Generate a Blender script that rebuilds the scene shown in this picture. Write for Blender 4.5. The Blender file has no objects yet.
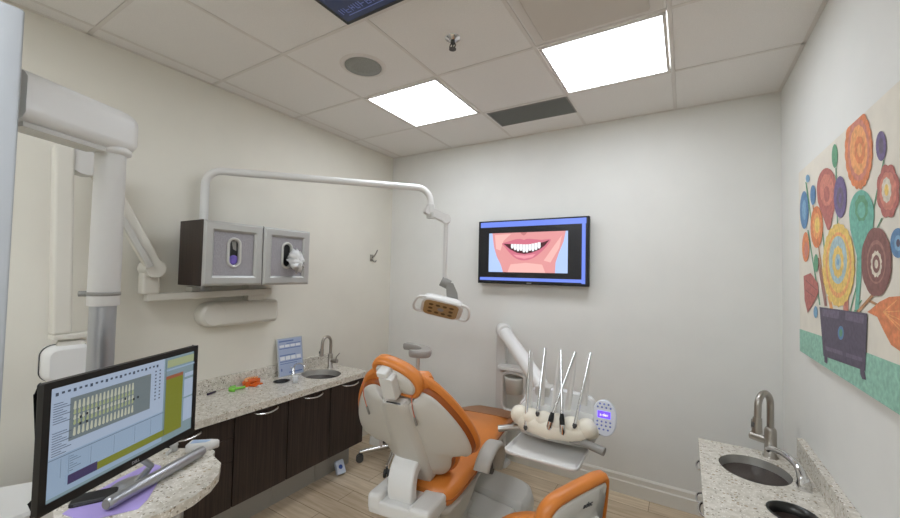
import bpy, math, random
from mathutils import Vector, Matrix
random.seed(7)
SC = bpy.context.scene
COL = SC.collection
PI = math.pi
# ------------------------------------------------------------------ camera, world, exposure
F_PX = 386.39
CAM = Vector((2.6103, -3.1036, 1.5674))
YAW, PITCH, ROLL = -0.5472, 0.0336, 0.0217
W, H = 3.122, 2.742
def cam_axes():
    cy, sy, cp, sp = math.cos(YAW), math.sin(YAW), math.cos(PITCH), math.sin(PITCH)
    fw = Vector((sy*cp, cy*cp, sp)); rt = Vector((cy, -sy, 0)); up = rt.cross(fw)
    cr, sr = math.cos(ROLL), math.sin(ROLL)
    return cr*rt + sr*up, -sr*rt + cr*up, fw
RT, UP, FW = cam_axes()
cd = bpy.data.cameras.new('camera'); cam = bpy.data.objects.new('camera', cd); COL.objects.link(cam)
cd.sensor_width = 36; cd.lens = F_PX/900*36; cd.clip_start = .02
cam.matrix_world = Matrix(((RT.x, UP.x, -FW.x, CAM.x), (RT.y, UP.y, -FW.y, CAM.y), (RT.z, UP.z, -FW.z, CAM.z), (0, 0, 0, 1)))
SC.camera = cam
SC.view_settings.view_transform = 'Standard'; SC.view_settings.look = 'None'
SC.view_settings.gamma = 1; SC.view_settings.use_curve_mapping = False
SC.view_settings.exposure = 0.68
PANEL_POWER = 7.5
wd = bpy.data.worlds.new('world'); SC.world = wd; wd.use_nodes = True
wd.node_tree.nodes['Background'].inputs[0].default_value = (.8, .85, 1, 1)
wd.node_tree.nodes['Background'].inputs[1].default_value = .3
def at(px, py, ax, val):
    """the point of a known plane that shows at (px, py)"""
    d = RT*((px-450)/F_PX) - UP*((py-259)/F_PX) + FW
    i = 'xyz'.index(ax); return CAM + d*((val-CAM[i])/d[i])
# ------------------------------------------------------------------ materials
def lin(c):
    return tuple(((v/255)/12.92 if v <= 10 else ((v/255+.055)/1.055)**2.4) for v in c) + (1,)
MATS = {}
def mat(name, rgb, rough=.5, metal=0, var=0, scale=20, bump=0, emit=0, coat=0, trans=0, alpha=1, dark=False):
    if name in MATS: return MATS[name]
    m = bpy.data.materials.new(name); m.use_nodes = True; nt = m.node_tree; N = nt.nodes; L = nt.links
    b = N['Principled BSDF']; c = lin(rgb)
    b.inputs['Base Color'].default_value = c; b.inputs['Roughness'].default_value = rough; b.inputs['Metallic'].default_value = metal
    b.inputs['Coat Weight'].default_value = coat; b.inputs['Transmission Weight'].default_value = trans; b.inputs['Alpha'].default_value = alpha
    if emit:
        b.inputs['Emission Color'].default_value = c; b.inputs['Emission Strength'].default_value = emit
    if dark: b.inputs['Base Color'].default_value = (.012, .012, .014, 1)
    if var or bump:
        tc = N.new('ShaderNodeTexCoord'); nz = N.new('ShaderNodeTexNoise'); nz.inputs['Scale'].default_value = scale; nz.inputs['Detail'].default_value = 4
        L.new(tc.outputs['Object'], nz.inputs['Vector'])
        if var:
            r = N.new('ShaderNodeValToRGB'); r.color_ramp.elements[0].position = .3; r.color_ramp.elements[1].position = .7
            r.color_ramp.elements[0].color = lin([max(0, v*(1-var)) for v in rgb]); r.color_ramp.elements[1].color = lin([min(255, v*(1+var)) for v in rgb])
            L.new(nz.outputs['Fac'], r.inputs['Fac']); L.new(r.outputs['Color'], b.inputs['Base Color'])
        if bump:
            bp = N.new('ShaderNodeBump'); bp.inputs['Strength'].default_value = bump; bp.inputs['Distance'].default_value = .004
            L.new(nz.outputs['Fac'], bp.inputs['Height']); L.new(bp.outputs['Normal'], b.inputs['Normal'])
    MATS[name] = m; return m
def quartz():
    m = bpy.data.materials.new('speckled_quartz'); m.use_nodes = True; nt = m.node_tree; N = nt.nodes; L = nt.links
    b = N['Principled BSDF']; b.inputs['Roughness'].default_value = .25
    tc = N.new('ShaderNodeTexCoord'); last = None
    base = N.new('ShaderNodeTexNoise'); base.inputs['Scale'].default_value = 45; base.inputs['Detail'].default_value = 6; L.new(tc.outputs['Object'], base.inputs['Vector'])
    r = N.new('ShaderNodeValToRGB'); r.color_ramp.elements[0].position = .35; r.color_ramp.elements[1].position = .65
    r.color_ramp.elements[0].color = lin((196, 189, 174)); r.color_ramp.elements[1].color = lin((220, 214, 202)); L.new(base.outputs['Fac'], r.inputs['Fac'])
    last = r.outputs['Color']
    for sc, lo, col in ((110, .16, (142, 134, 120)), (75, .14, (172, 158, 136)), (160, .28, (238, 234, 226))):
        v = N.new('ShaderNodeTexVoronoi'); v.inputs['Scale'].default_value = sc; L.new(tc.outputs['Object'], v.inputs['Vector'])
        sp = N.new('ShaderNodeSeparateColor'); L.new(v.outputs['Color'], sp.inputs[0])
        lt = N.new('ShaderNodeMath'); lt.operation = 'LESS_THAN'; lt.inputs[1].default_value = lo*.6; L.new(sp.outputs[0], lt.inputs[0])
        d = N.new('ShaderNodeMath'); d.operation = 'LESS_THAN'; d.inputs[1].default_value = .45; L.new(v.outputs['Distance'], d.inputs[0])
        mu = N.new('ShaderNodeMath'); mu.operation = 'MULTIPLY'; L.new(lt.outputs[0], mu.inputs[0]); L.new(d.outputs[0], mu.inputs[1])
        mx = N.new('ShaderNodeMix'); mx.data_type = 'RGBA'; L.new(mu.outputs[0], mx.inputs[0]); L.new(last, mx.inputs[6]); mx.inputs[7].default_value = lin(col)
        last = mx.outputs[2]
    L.new(last, b.inputs['Base Color']); return m
def grain(name, c1, c2, stretch, scale, rough, bump=.1):
    m = bpy.data.materials.new(name); m.use_nodes = True; nt = m.node_tree; N = nt.nodes; L = nt.links
    b = N['Principled BSDF']; b.inputs['Roughness'].default_value = rough
    tc = N.new('ShaderNodeTexCoord'); mp = N.new('ShaderNodeMapping'); mp.inputs['Scale'].default_value = stretch; L.new(tc.outputs['Object'], mp.inputs['Vector'])
    nz = N.new('ShaderNodeTexNoise'); nz.inputs['Scale'].default_value = scale; nz.inputs['Detail'].default_value = 6; nz.inputs['Distortion'].default_value = .3; L.new(mp.outputs['Vector'], nz.inputs['Vector'])
    r = N.new('ShaderNodeValToRGB'); r.color_ramp.elements[0].position = .35; r.color_ramp.elements[1].position = .68
    r.color_ramp.elements[0].color = lin(c1); r.color_ramp.elements[1].color = lin(c2); L.new(nz.outputs['Fac'], r.inputs['Fac']); L.new(r.outputs['Color'], b.inputs['Base Color'])
    bp = N.new('ShaderNodeBump'); bp.inputs['Strength'].default_value = bump; bp.inputs['Distance'].default_value = .002; L.new(nz.outputs['Fac'], bp.inputs['Height']); L.new(bp.outputs['Normal'], b.inputs['Normal'])
    return m
def oak_floor():
    m = grain('oak_planks', (203, 184, 156), (228, 212, 188), (1.2, 14, 1), 3.2, .42, .05); nt = m.node_tree; N = nt.nodes; L = nt.links
    tc = N['Texture Coordinate']; br = N.new('ShaderNodeTexBrick'); L.new(tc.outputs['Object'], br.inputs['Vector'])
    br.inputs['Scale'].default_value = 1; br.inputs['Brick Width'].default_value = 1.2; br.inputs['Row Height'].default_value = .15; br.inputs['Mortar Size'].default_value = .0018
    br.inputs['Color1'].default_value = lin((252, 250, 247)); br.inputs['Color2'].default_value = lin((232, 226, 218)); br.inputs['Mortar'].default_value = lin((150, 128, 105))
    b = N['Principled BSDF']; old = b.inputs['Base Color'].links[0].from_socket
    mx = N.new('ShaderNodeMix'); mx.data_type = 'RGBA'; mx.blend_type = 'MULTIPLY'; mx.inputs[0].default_value = 1
    L.new(old, mx.inputs[6]); L.new(br.outputs['Color'], mx.inputs[7]); L.new(mx.outputs[2], b.inputs['Base Color']); return m
M_WALL = mat('wall_paint', (230, 229, 223), .75, var=.008, scale=4, bump=.03)
M_WALL_L = mat('cream_wall_paint', (227, 223, 210), .75, var=.008, scale=4, bump=.03)
M_TILE = mat('acoustic_tile', (233, 230, 225), .95, var=.02, scale=260, bump=.25)
M_TBAR = mat('ceiling_grid_paint', (222, 217, 210), .6)
M_TRIM = mat('baseboard_paint', (226, 222, 212), .45)
M_FLOOR = oak_floor(); M_QUARTZ = quartz()
M_WOOD = grain('espresso_laminate', (38, 29, 25), (64, 51, 45), (60, 60, 1.4), 2.0, .4, .08)
M_WHITE = mat('white_plastic', (214, 212, 207), .38)
M_WHITE2 = mat('white_enamel', (226, 225, 221), .3, coat=.2)
M_CREAM = mat('off_white_plastic', (218, 214, 202), .4)
M_LGREY = mat('light_grey_plastic', (200, 198, 191), .45)
M_SHELL = mat('shell_grey_plastic', (200, 197, 189), .42)
M_GREY = mat('grey_rubber', (140, 138, 132), .55)
M_DGREY = mat('dark_grey', (70, 70, 70), .5)
M_BLACK = mat('black_plastic', (9, 9, 10), .42)
M_ORANGE = mat('orange_vinyl', (208, 124, 50), .38, var=.03, scale=6, bump=.02)
M_ORSEAM = mat('orange_piping', (150, 78, 22), .45)
M_MAT = mat('brown_toe_cover', (158, 112, 78), .5)
M_CHROME = mat('chrome', (215, 215, 215), .12, 1)
M_STEEL = mat('brushed_nickel', (170, 165, 157), .28, 1)
M_SINK = mat('sink_steel', (190, 188, 182), .3, .6)
M_ALU = mat('anodised_aluminium', (178, 180, 184), .35, .85)
M_KICK = mat('silver_laminate', (178, 177, 172), .4, .15)
M_GREYFAB = mat('grey_linen_panel', (158, 155, 158), .8, var=.08, scale=150, bump=.1)
M_CREAMRUB = mat('cream_silicone', (236, 230, 212), .5, var=.02, scale=8)
M_FILM = mat('clear_film', (238, 238, 236), .15, alpha=.85)
M_LAMP = mat('ceiling_panel_light', (238, 245, 255), .5, emit=PANEL_POWER)
# ------------------------------------------------------------------ mesh tools
def smooth_pts(pts, k=4, closed=True):
    n = len(pts); out = []
    P = [Vector(p) for p in pts]
    for i in range(n if closed else n-1):
        p0 = P[(i-1) % n] if closed or i > 0 else P[0]; p1 = P[i]; p2 = P[(i+1) % n]; p3 = P[(i+2) % n] if closed or i < n-2 else P[-1]
        for j in range(k):
            t = j/k
            out.append(.5*((2*p1)+(p2-p0)*t+(2*p0-5*p1+4*p2-p3)*t*t+(3*p1-p0-3*p2+p3)*t**3))
    if not closed: out.append(P[-1])
    return out
def inset(pts, d):
    n = len(pts); out = []
    for i in range(n):
        a = Vector(pts[(i+1) % n][:2])-Vector(pts[i-1][:2])
        a = a.normalized() if a.length > 1e-9 else Vector((1, 0))
        out.append((pts[i][0]-a.y*d, pts[i][1]+a.x*d))
    return out
def rrect(w, h, r, n=5, cx=0, cy=0):
    o = []
    for sx, sy, a0 in ((1, -1, -PI/2), (1, 1, 0), (-1, 1, PI/2), (-1, -1, PI)):
        for i in range(n+1):
            a = a0 + i/n*PI/2; o.append((cx+sx*(w/2-r)+r*math.cos(a), cy+sy*(h/2-r)+r*math.sin(a)))
    return o
def ellipse(rx, ry, n=28, cx=0, cy=0, a0=0):
    return [(cx+rx*math.cos(a0+2*PI*i/n), cy+ry*math.sin(a0+2*PI*i/n)) for i in range(n)]
def frame(o, x, y):
    x = Vector(x).normalized(); y = Vector(y); y = (y-x*x.dot(y)).normalized(); z = x.cross(y); o = Vector(o)
    return Matrix(((x.x, y.x, z.x, o.x), (x.y, y.y, z.y, o.y), (x.z, y.z, z.z, o.z), (0, 0, 0, 1)))
class MB:
    def __init__(s, M=None): s.v = []; s.f = []; s.mi = []; s.sm = []; s.M = M or Matrix()
    def add(s, vs, fs, m=0, sm=False):
        k = len(s.v); s.v += [s.M @ Vector(v) for v in vs]
        for f in fs: s.f.append([k+i for i in f]); s.mi.append(m); s.sm.append(sm)
        return s
    def box(s, x0, x1, y0, y1, z0, z1, m=0):
        return s.add([(x0, y0, z0), (x1, y0, z0), (x1, y1, z0), (x0, y1, z0), (x0, y0, z1), (x1, y0, z1), (x1, y1, z1), (x0, y1, z1)],
              [(0, 3, 2, 1), (4, 5, 6, 7), (0, 1, 5, 4), (1, 2, 6, 5), (2, 3, 7, 6), (3, 0, 4, 7)], m)
    def loft(s, rings, m=0, sm=True, cap=True, capm=None):
        n = len(rings[0]); vs = [p for r in rings for p in r]; fs = []
        for k in range(len(rings)-1):
            for i in range(n):
                j = (i+1) % n; fs.append((k*n+i, k*n+j, (k+1)*n+j, (k+1)*n+i))
        s.add(vs, fs, m, sm)
        if cap:
            cm = m if capm is None else capm
            s.add(rings[0], [tuple(reversed(range(n)))], cm, False); s.add(rings[-1], [tuple(range(n))], cm, False)
        return s
    def slab(s, out, layers, m=0, sm=True):
        """outline in local xy, layers of (inset, z)"""
        return s.loft([[(p[0], p[1], z) for p in (inset(out, d) if d else out)] for d, z in layers], m, sm)
    def prism(s, out, z0, z1, m=0): return s.loft([[(p[0], p[1], z0) for p in out], [(p[0], p[1], z1) for p in out]], m, False)
    def tube(s, pts, r, n=14, m=0, cap=True, sx=1):
        P = [Vector(p) for p in pts]; R = r if isinstance(r, (list, tuple)) else [r]*len(P); rings = []; up = None
        for i, p in enumerate(P):
            t = (P[min(i+1, len(P)-1)]-P[max(i-1, 0)]).normalized()
            if up is None: up = Vector((0, 0, 1)) if abs(t.z) < .9 else Vector((1, 0, 0))
            a = (up-t*t.dot(up)).normalized(); b = t.cross(a); up = a
            rings.append([p+(a*math.cos(2*PI*k/n)+b*sx*math.sin(2*PI*k/n))*R[i] for k in range(n)])
        return s.loft(rings, m, True, cap)
    def cyl(s, a, b, r, r2=None, n=20, m=0): return s.tube([a, b], [r, r if r2 is None else r2], n, m)
    def lathe(s, prof, c=(0, 0, 0), n=28, m=0, cap=True, sx=1, sy=1):
        return s.loft([[(c[0]+r*sx*math.cos(2*PI*k/n), c[1]+r*sy*math.sin(2*PI*k/n), c[2]+z) for k in range(n)] for r, z in prof], m, True, cap)
    def ell(s, c, r, n=16, m=0, nl=10):
        return s.lathe([(max(1e-4, math.sin(PI*i/nl)*1), -math.cos(PI*i/nl)*r[2]) for i in range(nl+1)], c, n, m, True, r[0], r[1])
    def poly(s, pts, m=0): return s.add(pts, [tuple(range(len(pts)))], m)
    def build(s, name, mats, parent=None, bevel=0, seg=2, weld=False):
        me = bpy.data.meshes.new(name); me.from_pydata([tuple(v) for v in s.v], [], s.f)
        for i, p in enumerate(me.polygons): p.material_index = s.mi[i]; p.use_smooth = s.sm[i]
        for mm in (mats if isinstance(mats, (list, tuple)) else [mats]): me.materials.append(mm)
        me.update(); o = bpy.data.objects.new(name, me); COL.objects.link(o)
        if parent: o.parent = parent
        if bevel:
            b = o.modifiers.new('bevel', 'BEVEL'); b.width = bevel; b.segments = seg; b.limit_method = 'ANGLE'; b.angle_limit = math.radians(50)
        return o
def tag(o, label, cat, group=None, kind=None):
    o['label'] = label; o['category'] = cat
    if group: o['group'] = group
    if kind: o['kind'] = kind
    return o
def thing(name, label, cat, loc=(0, 0, 0), rz=0, group=None):
    o = bpy.data.objects.new(name, None); COL.objects.link(o); o.location = loc; o.rotation_euler = (0, 0, rz); o.empty_display_size = .05
    return tag(o, label, cat, group)
def struct(o): o['kind'] = 'structure'; return o
def dup(root, loc, rz=None, label=None, name=None):
    r = root.copy(); COL.objects.link(r); r.location = loc
    if rz is not None: r.rotation_euler = (0, 0, rz)
    if label: r['label'] = label
    for ch in list(root.children):
        c = ch.copy(); COL.objects.link(c); c.parent = r
        for g in list(ch.children):
            d = g.copy(); COL.objects.link(d); d.parent = c
    return r
def text(name, body, size, M, m, parent, bold=0, shear=0):
    cu = bpy.data.curves.new(name, 'FONT'); cu.body = body; cu.size = size; cu.extrude = .0004; cu.offset = bold; cu.align_x = 'CENTER'; cu.align_y = 'CENTER'; cu.shear = shear
    t = bpy.data.objects.new(name, cu); COL.objects.link(t); bpy.context.view_layer.update()
    me = bpy.data.meshes.new_from_object(t.evaluated_get(bpy.context.evaluated_depsgraph_get())); bpy.data.objects.remove(t)
    me.transform(M); me.materials.clear(); me.materials.append(m)
    o = bpy.data.objects.new(name, me); COL.objects.link(o); o.parent = parent; return o
# ================================================================== THE SETTING
YB = -5.0                                                          # wall behind the camera
struct(MB().box(0, W, YB, 0, -.05, 0).build('floor', M_FLOOR))
struct(MB().box(-.12, 0, YB, .12, -.05, H+.1).build('wall_left', M_WALL_L))
struct(MB().box(-.0, W, 0, .12, -.05, H+.1).build('wall_back', M_WALL))
struct(MB().box(W, W+.12, YB, .12, -.05, H+.1).build('wall_right', M_WALL))
struct(MB().box(-.12, W+.12, YB-.12, YB, -.05, H+.1).build('wall_front', M_WALL))
gx = [.11+.61*i for i in range(5)]; gy = [-.5925-.61*i for i in range(7)]
def tiles():
    b = MB(); xs = [0]+gx+[W]; ys = [0]+gy+[YB]
    b.box(0, W, YB, 0, H+.02, H+.06)
    for i in range(len(xs)-1):
        for j in range(len(ys)-1):
            hole = (i in (2, 4) and j in (1, 5, 6))
            if hole: continue
            b.box(xs[i]+.0105, xs[i+1]-(.0105 if i < len(xs)-2 else 0), ys[j+1]+.0105, ys[j]-.0105, H+.001, H+.018)
    return b
struct(tiles().build('ceiling', M_TILE))
b = MB()
for x in gx: b.box(x-.009, x+.009, YB, 0, H-.0005, H+.019)
for y in gy: b.box(0, W, y-.009, y+.009, H-.001, H+.0185)
struct(b.build('trim_1', M_TBAR))
b = MB()
b.box(0, .018, YB, 0, H-.001, H+.018); b.box(W-.018, W, YB, 0, H-.001, H+.018); b.box(0, W, -.018, 0, H-.0015, H+.018)
struct(b.build('trim_2', M_TBAR))
def baseboard(y=None, x=None, a=0, c=1):
    prof = [(0, 0), (.016, 0), (.016, .085), (.011, .094), (.011, .125), (.004, .137), (0, .137)]
    b = MB()
    if y is not None: b.loft([[(xx, y-d, z) for d, z in prof] for xx in (a, c)], 0, False)
    else: b.loft([[(x+(d if x < 1 else -d), yy, z) for d, z in prof] for yy in (a, c)], 0, False)
    return b
struct(baseboard(y=0, a=0, c=W).build('baseboard_back', M_TRIM))
struct(baseboard(x=0, a=-.78, c=-.017).build('baseboard_left', M_TRIM))
struct(baseboard(x=W, a=-.5, c=-.017).build('baseboard_right', M_TRIM))
# ------------------------------------------------------------------ ceiling fittings
def ceiling_light(loc, label):
    t = thing('ceiling_light', label, 'ceiling light', loc, 0, 'square ceiling light panels')
    b = MB()
    for x0, x1, y0, y1 in ((-.29, .29, -.29, -.275), (-.29, .29, .275, .29), (-.29, -.275, -.275, .275), (.275, .29, -.275, .275)): b.box(x0, x1, y0, y1, -.004, .012)
    b.build('frame', M_TBAR, t); MB().box(-.275, .275, -.275, .275, .0, .008).build('diffuser', M_LAMP, t); return t
def cell(i, j): return (gx[i]+.305, gy[j]-.305)
l0 = ceiling_light((*cell(1, 0), H), 'glowing square light panel in the ceiling, between the round speaker and the grey air grille')
for (i, j), lb in (((3, 0), 'glowing square light panel in the ceiling nearest the painted right wall'), ((1, 5), 'added unseen square ceiling light panel at the far rear of the room, near the left wall'), ((3, 5), 'added unseen square ceiling light panel at the far rear of the room, near the right wall'),
        ((1, 4), 'added unseen square ceiling light panel behind the rear end of the left counter'), ((3, 4), 'added unseen square ceiling light panel behind the rear end of the right counter')):
    dup(l0, (*cell(i, j), H), label=lb)  # panels behind the camera are unseen, added to brighten the room
t = thing('air_grille', 'dark grey rectangular air grille set in a ceiling tile near the back wall', 'air vent', (1.65, -.43, H))
b = MB(); b.box(-.293, .293, -.14, -.132, -.003, .004).box(-.293, .293, .132, .14, -.003, .004).box(-.293, -.285, -.132, .132, -.003, .004).box(.285, .293, -.132, .132, -.003, .004); b.build('frame', M_GREY, t)
MB().box(-.285, .285, -.132, .132, .0005, .0012).build('backing', mat('vent_dark', (96, 98, 96), .7), t)
b = MB()
for i in range(26): y = -.128+i*.0100; b.box(-.285, .285, y, y+.0045, -.002, .0005)
b.build('louvres', mat('vent_grey', (128, 130, 126), .6), t)
cx, cy = cell(1, 1)
t = thing('ceiling_speaker', 'round grey speaker set flush in a ceiling tile', 'speaker', (cx, cy, H))
MB().lathe([(.105, .0), (.105, -.006), (.122, -.005), (.132, 0)], n=40).build('rim', M_TBAR, t)
MB().lathe([(.104, .0), (.104, -.007), (.06, -.009), (.001, -.0095)], n=40).build('grille', mat('speaker_mesh', (150, 152, 146), .7, var=.12, scale=500), t)
t = thing('fire_sprinkler', 'small metal fire sprinkler hanging from a ceiling tile', 'sprinkler', (1.612, -1.484, H))
MB().lathe([(.04, 0), (.038, -.004), (.022, -.008), (.018, -.016), (.012, -.016)]).build('escutcheon', M_CHROME, t)
MB().cyl((0, 0, -.006), (0, 0, -.03), .011).tube([(-.012, 0, -.028), (-.017, 0, -.042), (-.004, 0, -.058)], .003).tube([(.012, 0, -.028), (.017, 0, -.042), (.004, 0, -.058)], .003).cyl((0, 0, -.03), (0, 0, -.056), .004).build('body', M_DGREY, t)
MB().lathe([(.018, -.056), (.018, -.059)], n=16).build('deflector', M_DGREY, t)
cx, cy = cell(3, 1)
t = thing('air_diffuser', 'white square air diffuser plate hung just under the ceiling', 'air vent', (cx, cy, H))
MB().box(-.285, .285, -.285, .285, -.003, .006).build('frame', M_TBAR, t, .002)
MB().slab(rrect(.47, .47, .01), [(0, -.02), (0, -.024), (.004, -.028)], 0, False).box(-.2, .2, -.2, .2, -.022, 0).build('plate', mat('diffuser_paint', (205, 198, 188), .6), t)
# framed ceiling screen
t = thing('ceiling_screen', 'black framed blue information screen mounted flat on the ceiling', 'screen', (1.299, -1.888, H))
MB().box(0, 1.0, -.6, 0, -.065, -.004).build('housing', M_BLACK, t, .004)
MB().box(.02, .98, -.58, -.02, -.0662, -.0655).build('display', mat('navy_display', (34, 44, 72), .25, emit=.25), t)
mt_ = mat('display_lettering', (92, 108, 168), .4, emit=.15); b = MB(); rl = random.Random(11); x = .04
for k in range(13):                                               # unreadable letter strokes, as in the photo
    w = rl.choice((.014, .018, .022)); b.box(x, x+.004, -.095, -.062, -.0668, -.0664)
    if k % 2: b.box(x, x+w, -.066, -.062, -.0668, -.0664)
    if k % 3: b.box(x, x+w, -.081, -.077, -.0668, -.0664)
    if k % 3 != 1: b.box(x+w-.004, x+w, -.095, -.070, -.0668, -.0664)
    x += w+.009
b.box(.06, .30, -.051, -.047, -.0668, -.0664)
b.build('lettering', mt_, t)
# ================================================================== LEFT SIDE CABINETS AND COUNTER
ZL = .765
for k, (y0, y1, kind, lb) in enumerate(((-2.40, -1.825, 'd', 'dark wood drawer cabinet beside the round quartz table'), (-1.825, -1.475, 'c', 'dark wood door cabinet beside the drawer cabinet, under the orange dental mould'),
        (-1.475, -1.125, 'c', 'dark wood door cabinet under the standing information sheet'), (-1.125, -.785, 'c', 'dark wood door cabinet under the oval sink, farthest along the left counter'))):
    t = thing('base_cabinet', lb, 'cabinet', (0, y0, 0), 0, 'dark base cabinets under the left counter'); w = y1-y0; e = .0015
    MB().box(0, .398, e, w-e, .205, .724).build('body', M_WOOD, t)
    MB().box(.0, .275, e, w-e, 0, .205).build('kick_panel', M_KICK, t)
    def handle(p, z, cy, hl=.075):
        pts = smooth_pts([(.419, cy-hl, z), (.442, cy-hl*.8, z-.006), (.455, cy, z-.012), (.442, cy+hl*.8, z-.006), (.419, cy+hl, z)], 4, False)
        MB().tube(pts, .005, 10, sx=1.6).build('handle', M_CHROME, p)
    if kind == 'c':
        d = MB().box(.400, .419, .003, w-.003, .208, .722).build('door', M_WOOD, t, .0015); handle(d, .703, w*.55)
    else:
        for z0, z1 in ((.208, .47), (.473, .60), (.603, .722)):
            d = MB().box(.400, .419, .003, w-.003, z0, z1).build('drawer', M_WOOD, t, .0015); handle(d, z1-.02, w*.55)
def counter(out, z1, th, holes, name):
    """slab with round holes: outline + holes filled by a triangulated face pair"""
    import bmesh
    bm = bmesh.new(); loops = [out]+holes; allv = []
    for L_ in loops:
        vs = [bm.verts.new((p[0], p[1], z1)) for p in L_]; allv.append(vs)
        for i in range(len(vs)): bm.edges.new((vs[i], vs[(i+1) % len(vs)]))
    bmesh.ops.triangle_fill(bm, use_beauty=True, edges=bm.edges[:])
    for f in list(bm.faces):
        if f.normal.z < 0: f.normal_flip()
    r = bmesh.ops.extrude_face_region(bm, geom=bm.faces[:])
    bmesh.ops.translate(bm, vec=(0, 0, -th), verts=[g for g in r['geom'] if isinstance(g, bmesh.types.BMVert)])
    bmesh.ops.recalc_face_normals(bm, faces=bm.faces[:])
    me = bpy.data.meshes.new(name); bm.to_mesh(me); bm.free(); me.materials.append(M_QUARTZ)
    o = bpy.data.objects.new(name, me); COL.objects.link(o); return o
SINK_L = (.225, -1.05, .16, .135); HOLE_L = (.16, -1.345, .055, .05)
top = counter([(.001, -2.42), (.452, -2.42), (.452, -.775), (.001, -.775)], ZL, .04, [ellipse(SINK_L[2], SINK_L[3], 32, *SINK_L[:2]), ellipse(.05, .055, 24, HOLE_L[0], HOLE_L[1])], 'countertop')
tag(top, 'beige speckled quartz countertop along the left wall over the dark cabinets', 'countertop')
MB().box(.001, .02, -2.42, -.80, ZL, ZL+.085).build('backsplash', M_QUARTZ, top, .002)
def bowl(name, cx, cy, rx, ry, z, depth, m, label, rim=.012):
    t = thing(name, label, 'sink' if 'sink' in name else 'opening', (cx, cy, z))
    MB().loft([[(p[0], p[1], zz) for p in ellipse(rx*s, ry*s, 36)] for s, zz in ((.97, -.001), (.95, -.02), (.9, -depth*.7), (.7, -depth*.95), (.15, -depth), (.12, -depth), (.12, -depth-.004), (.7, -depth*.95-.006), (.95, -depth*.7), (.985, -.02), (.985, -.001))], 0, True, False).build('basin', m, t)
    MB().lathe([(.02, -depth+.001), (.02, -depth+.003), (.012, -depth+.0035)], n=18).build('drain', M_DGREY, t); return t
bowl('sink', *SINK_L, ZL, .11, M_SINK, 'oval stainless sink set in the left counter in front of the gooseneck faucet')
t = thing('waste_chute', 'small round black waste opening in the left counter beside the sink', 'opening', (HOLE_L[0], HOLE_L[1], ZL))
MB().loft([[(p[0], p[1], zz) for p in ellipse(.05*s, .055*s, 28)] for s, zz in ((1.08, .002), (.92, .003), (.9, -.04), (.9, -.16), (.01, -.16))], 0, True, False).build('sleeve', M_BLACK, t)
def gooseneck(loc, rz, label, s=1.0, side=1):
    t = thing('faucet', label, 'faucet', loc, rz)
    MB().lathe([(.027*s, 0), (.027*s, .006), (.021*s, .01), (.021*s, .105*s), (.019*s, .115*s), (.015*s, .12*s)], n=24).build('base', M_STEEL, t)
    pts = [(0, 0, .1*s), (0, 0, .215*s)]+[(0, -.05*s+.05*s*math.cos(a), .215*s+.052*s*math.sin(a)) for a in [PI*i/12 for i in range(1, 12)]]+[(0, -.1*s, .205*s), (0, -.104*s, .16*s)]
    MB().tube(pts, .0125*s, 16).build('spout', M_STEEL, t)
    h = MB().tube([(0, -.103*s, .175*s), (0, -.107*s, .118*s)], [.0155*s, .0175*s], 16).cyl((0, -.107*s, .119*s), (0, -.1075*s, .114*s), .013*s).build('spray_head', M_STEEL, t)
    MB().cyl((-.008*s, -.119*s, .158*s), (-.009*s, -.121*s, .14*s), .005*s).build('button', M_DGREY, h)
    l = MB().cyl((side*.01*s, 0, .062*s), (side*.072*s, 0, .064*s), .0165*s).tube([(side*.058*s, 0, .07*s), (side*.066*s, 0, .10*s), (side*(.066 if side < 0 else .095)*s, 0, .132*s)], [.006*s, .005*s, .004*s], 10).build('lever', M_STEEL, t)
    return t
gooseneck((.135, -.885, ZL), .12, 'tall nickel gooseneck faucet behind the oval sink on the left counter', .97)
# small hooked filler tap
t = thing('filler_tap', 'small chrome hooked water tap between the waste opening and the sink', 'faucet', (.075, -1.19, ZL), -.35)
MB().lathe([(.02, 0), (.02, .008), (.013, .012), (.012, .05), (.008, .055)]).build('base', M_CHROME, t)
MB().tube(smooth_pts([(0, 0, .04), (.01, .01, .075), (.045, .035, .09), (.075, .055, .078), (.083, .06, .062)], 5, False), .006, 12).build('spout', M_CHROME, t)
MB().tube([(-.004, -.01, .05), (-.008, -.025, .062), (-.012, -.055, .066)], .005, 10).build('lever', M_CHROME, t)
# clear cup
t = thing('clear_cup', 'small clear plastic cup on the left counter in front of the filler tap', 'cup', (.275, -1.32, ZL))
MB().lathe([(.014, 0), (.017, .002), (.020, .05), (.019, .05), (.016, .004), (.001, .003)], n=20).build('cup_wall', mat('clear_plastic', (240, 244, 246), .05, alpha=.35), t)
MB().lathe([(.0195, .05), (.0205, .052), (.0195, .053)], n=20, cap=False).build('rim', M_WHITE2, t)
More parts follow.
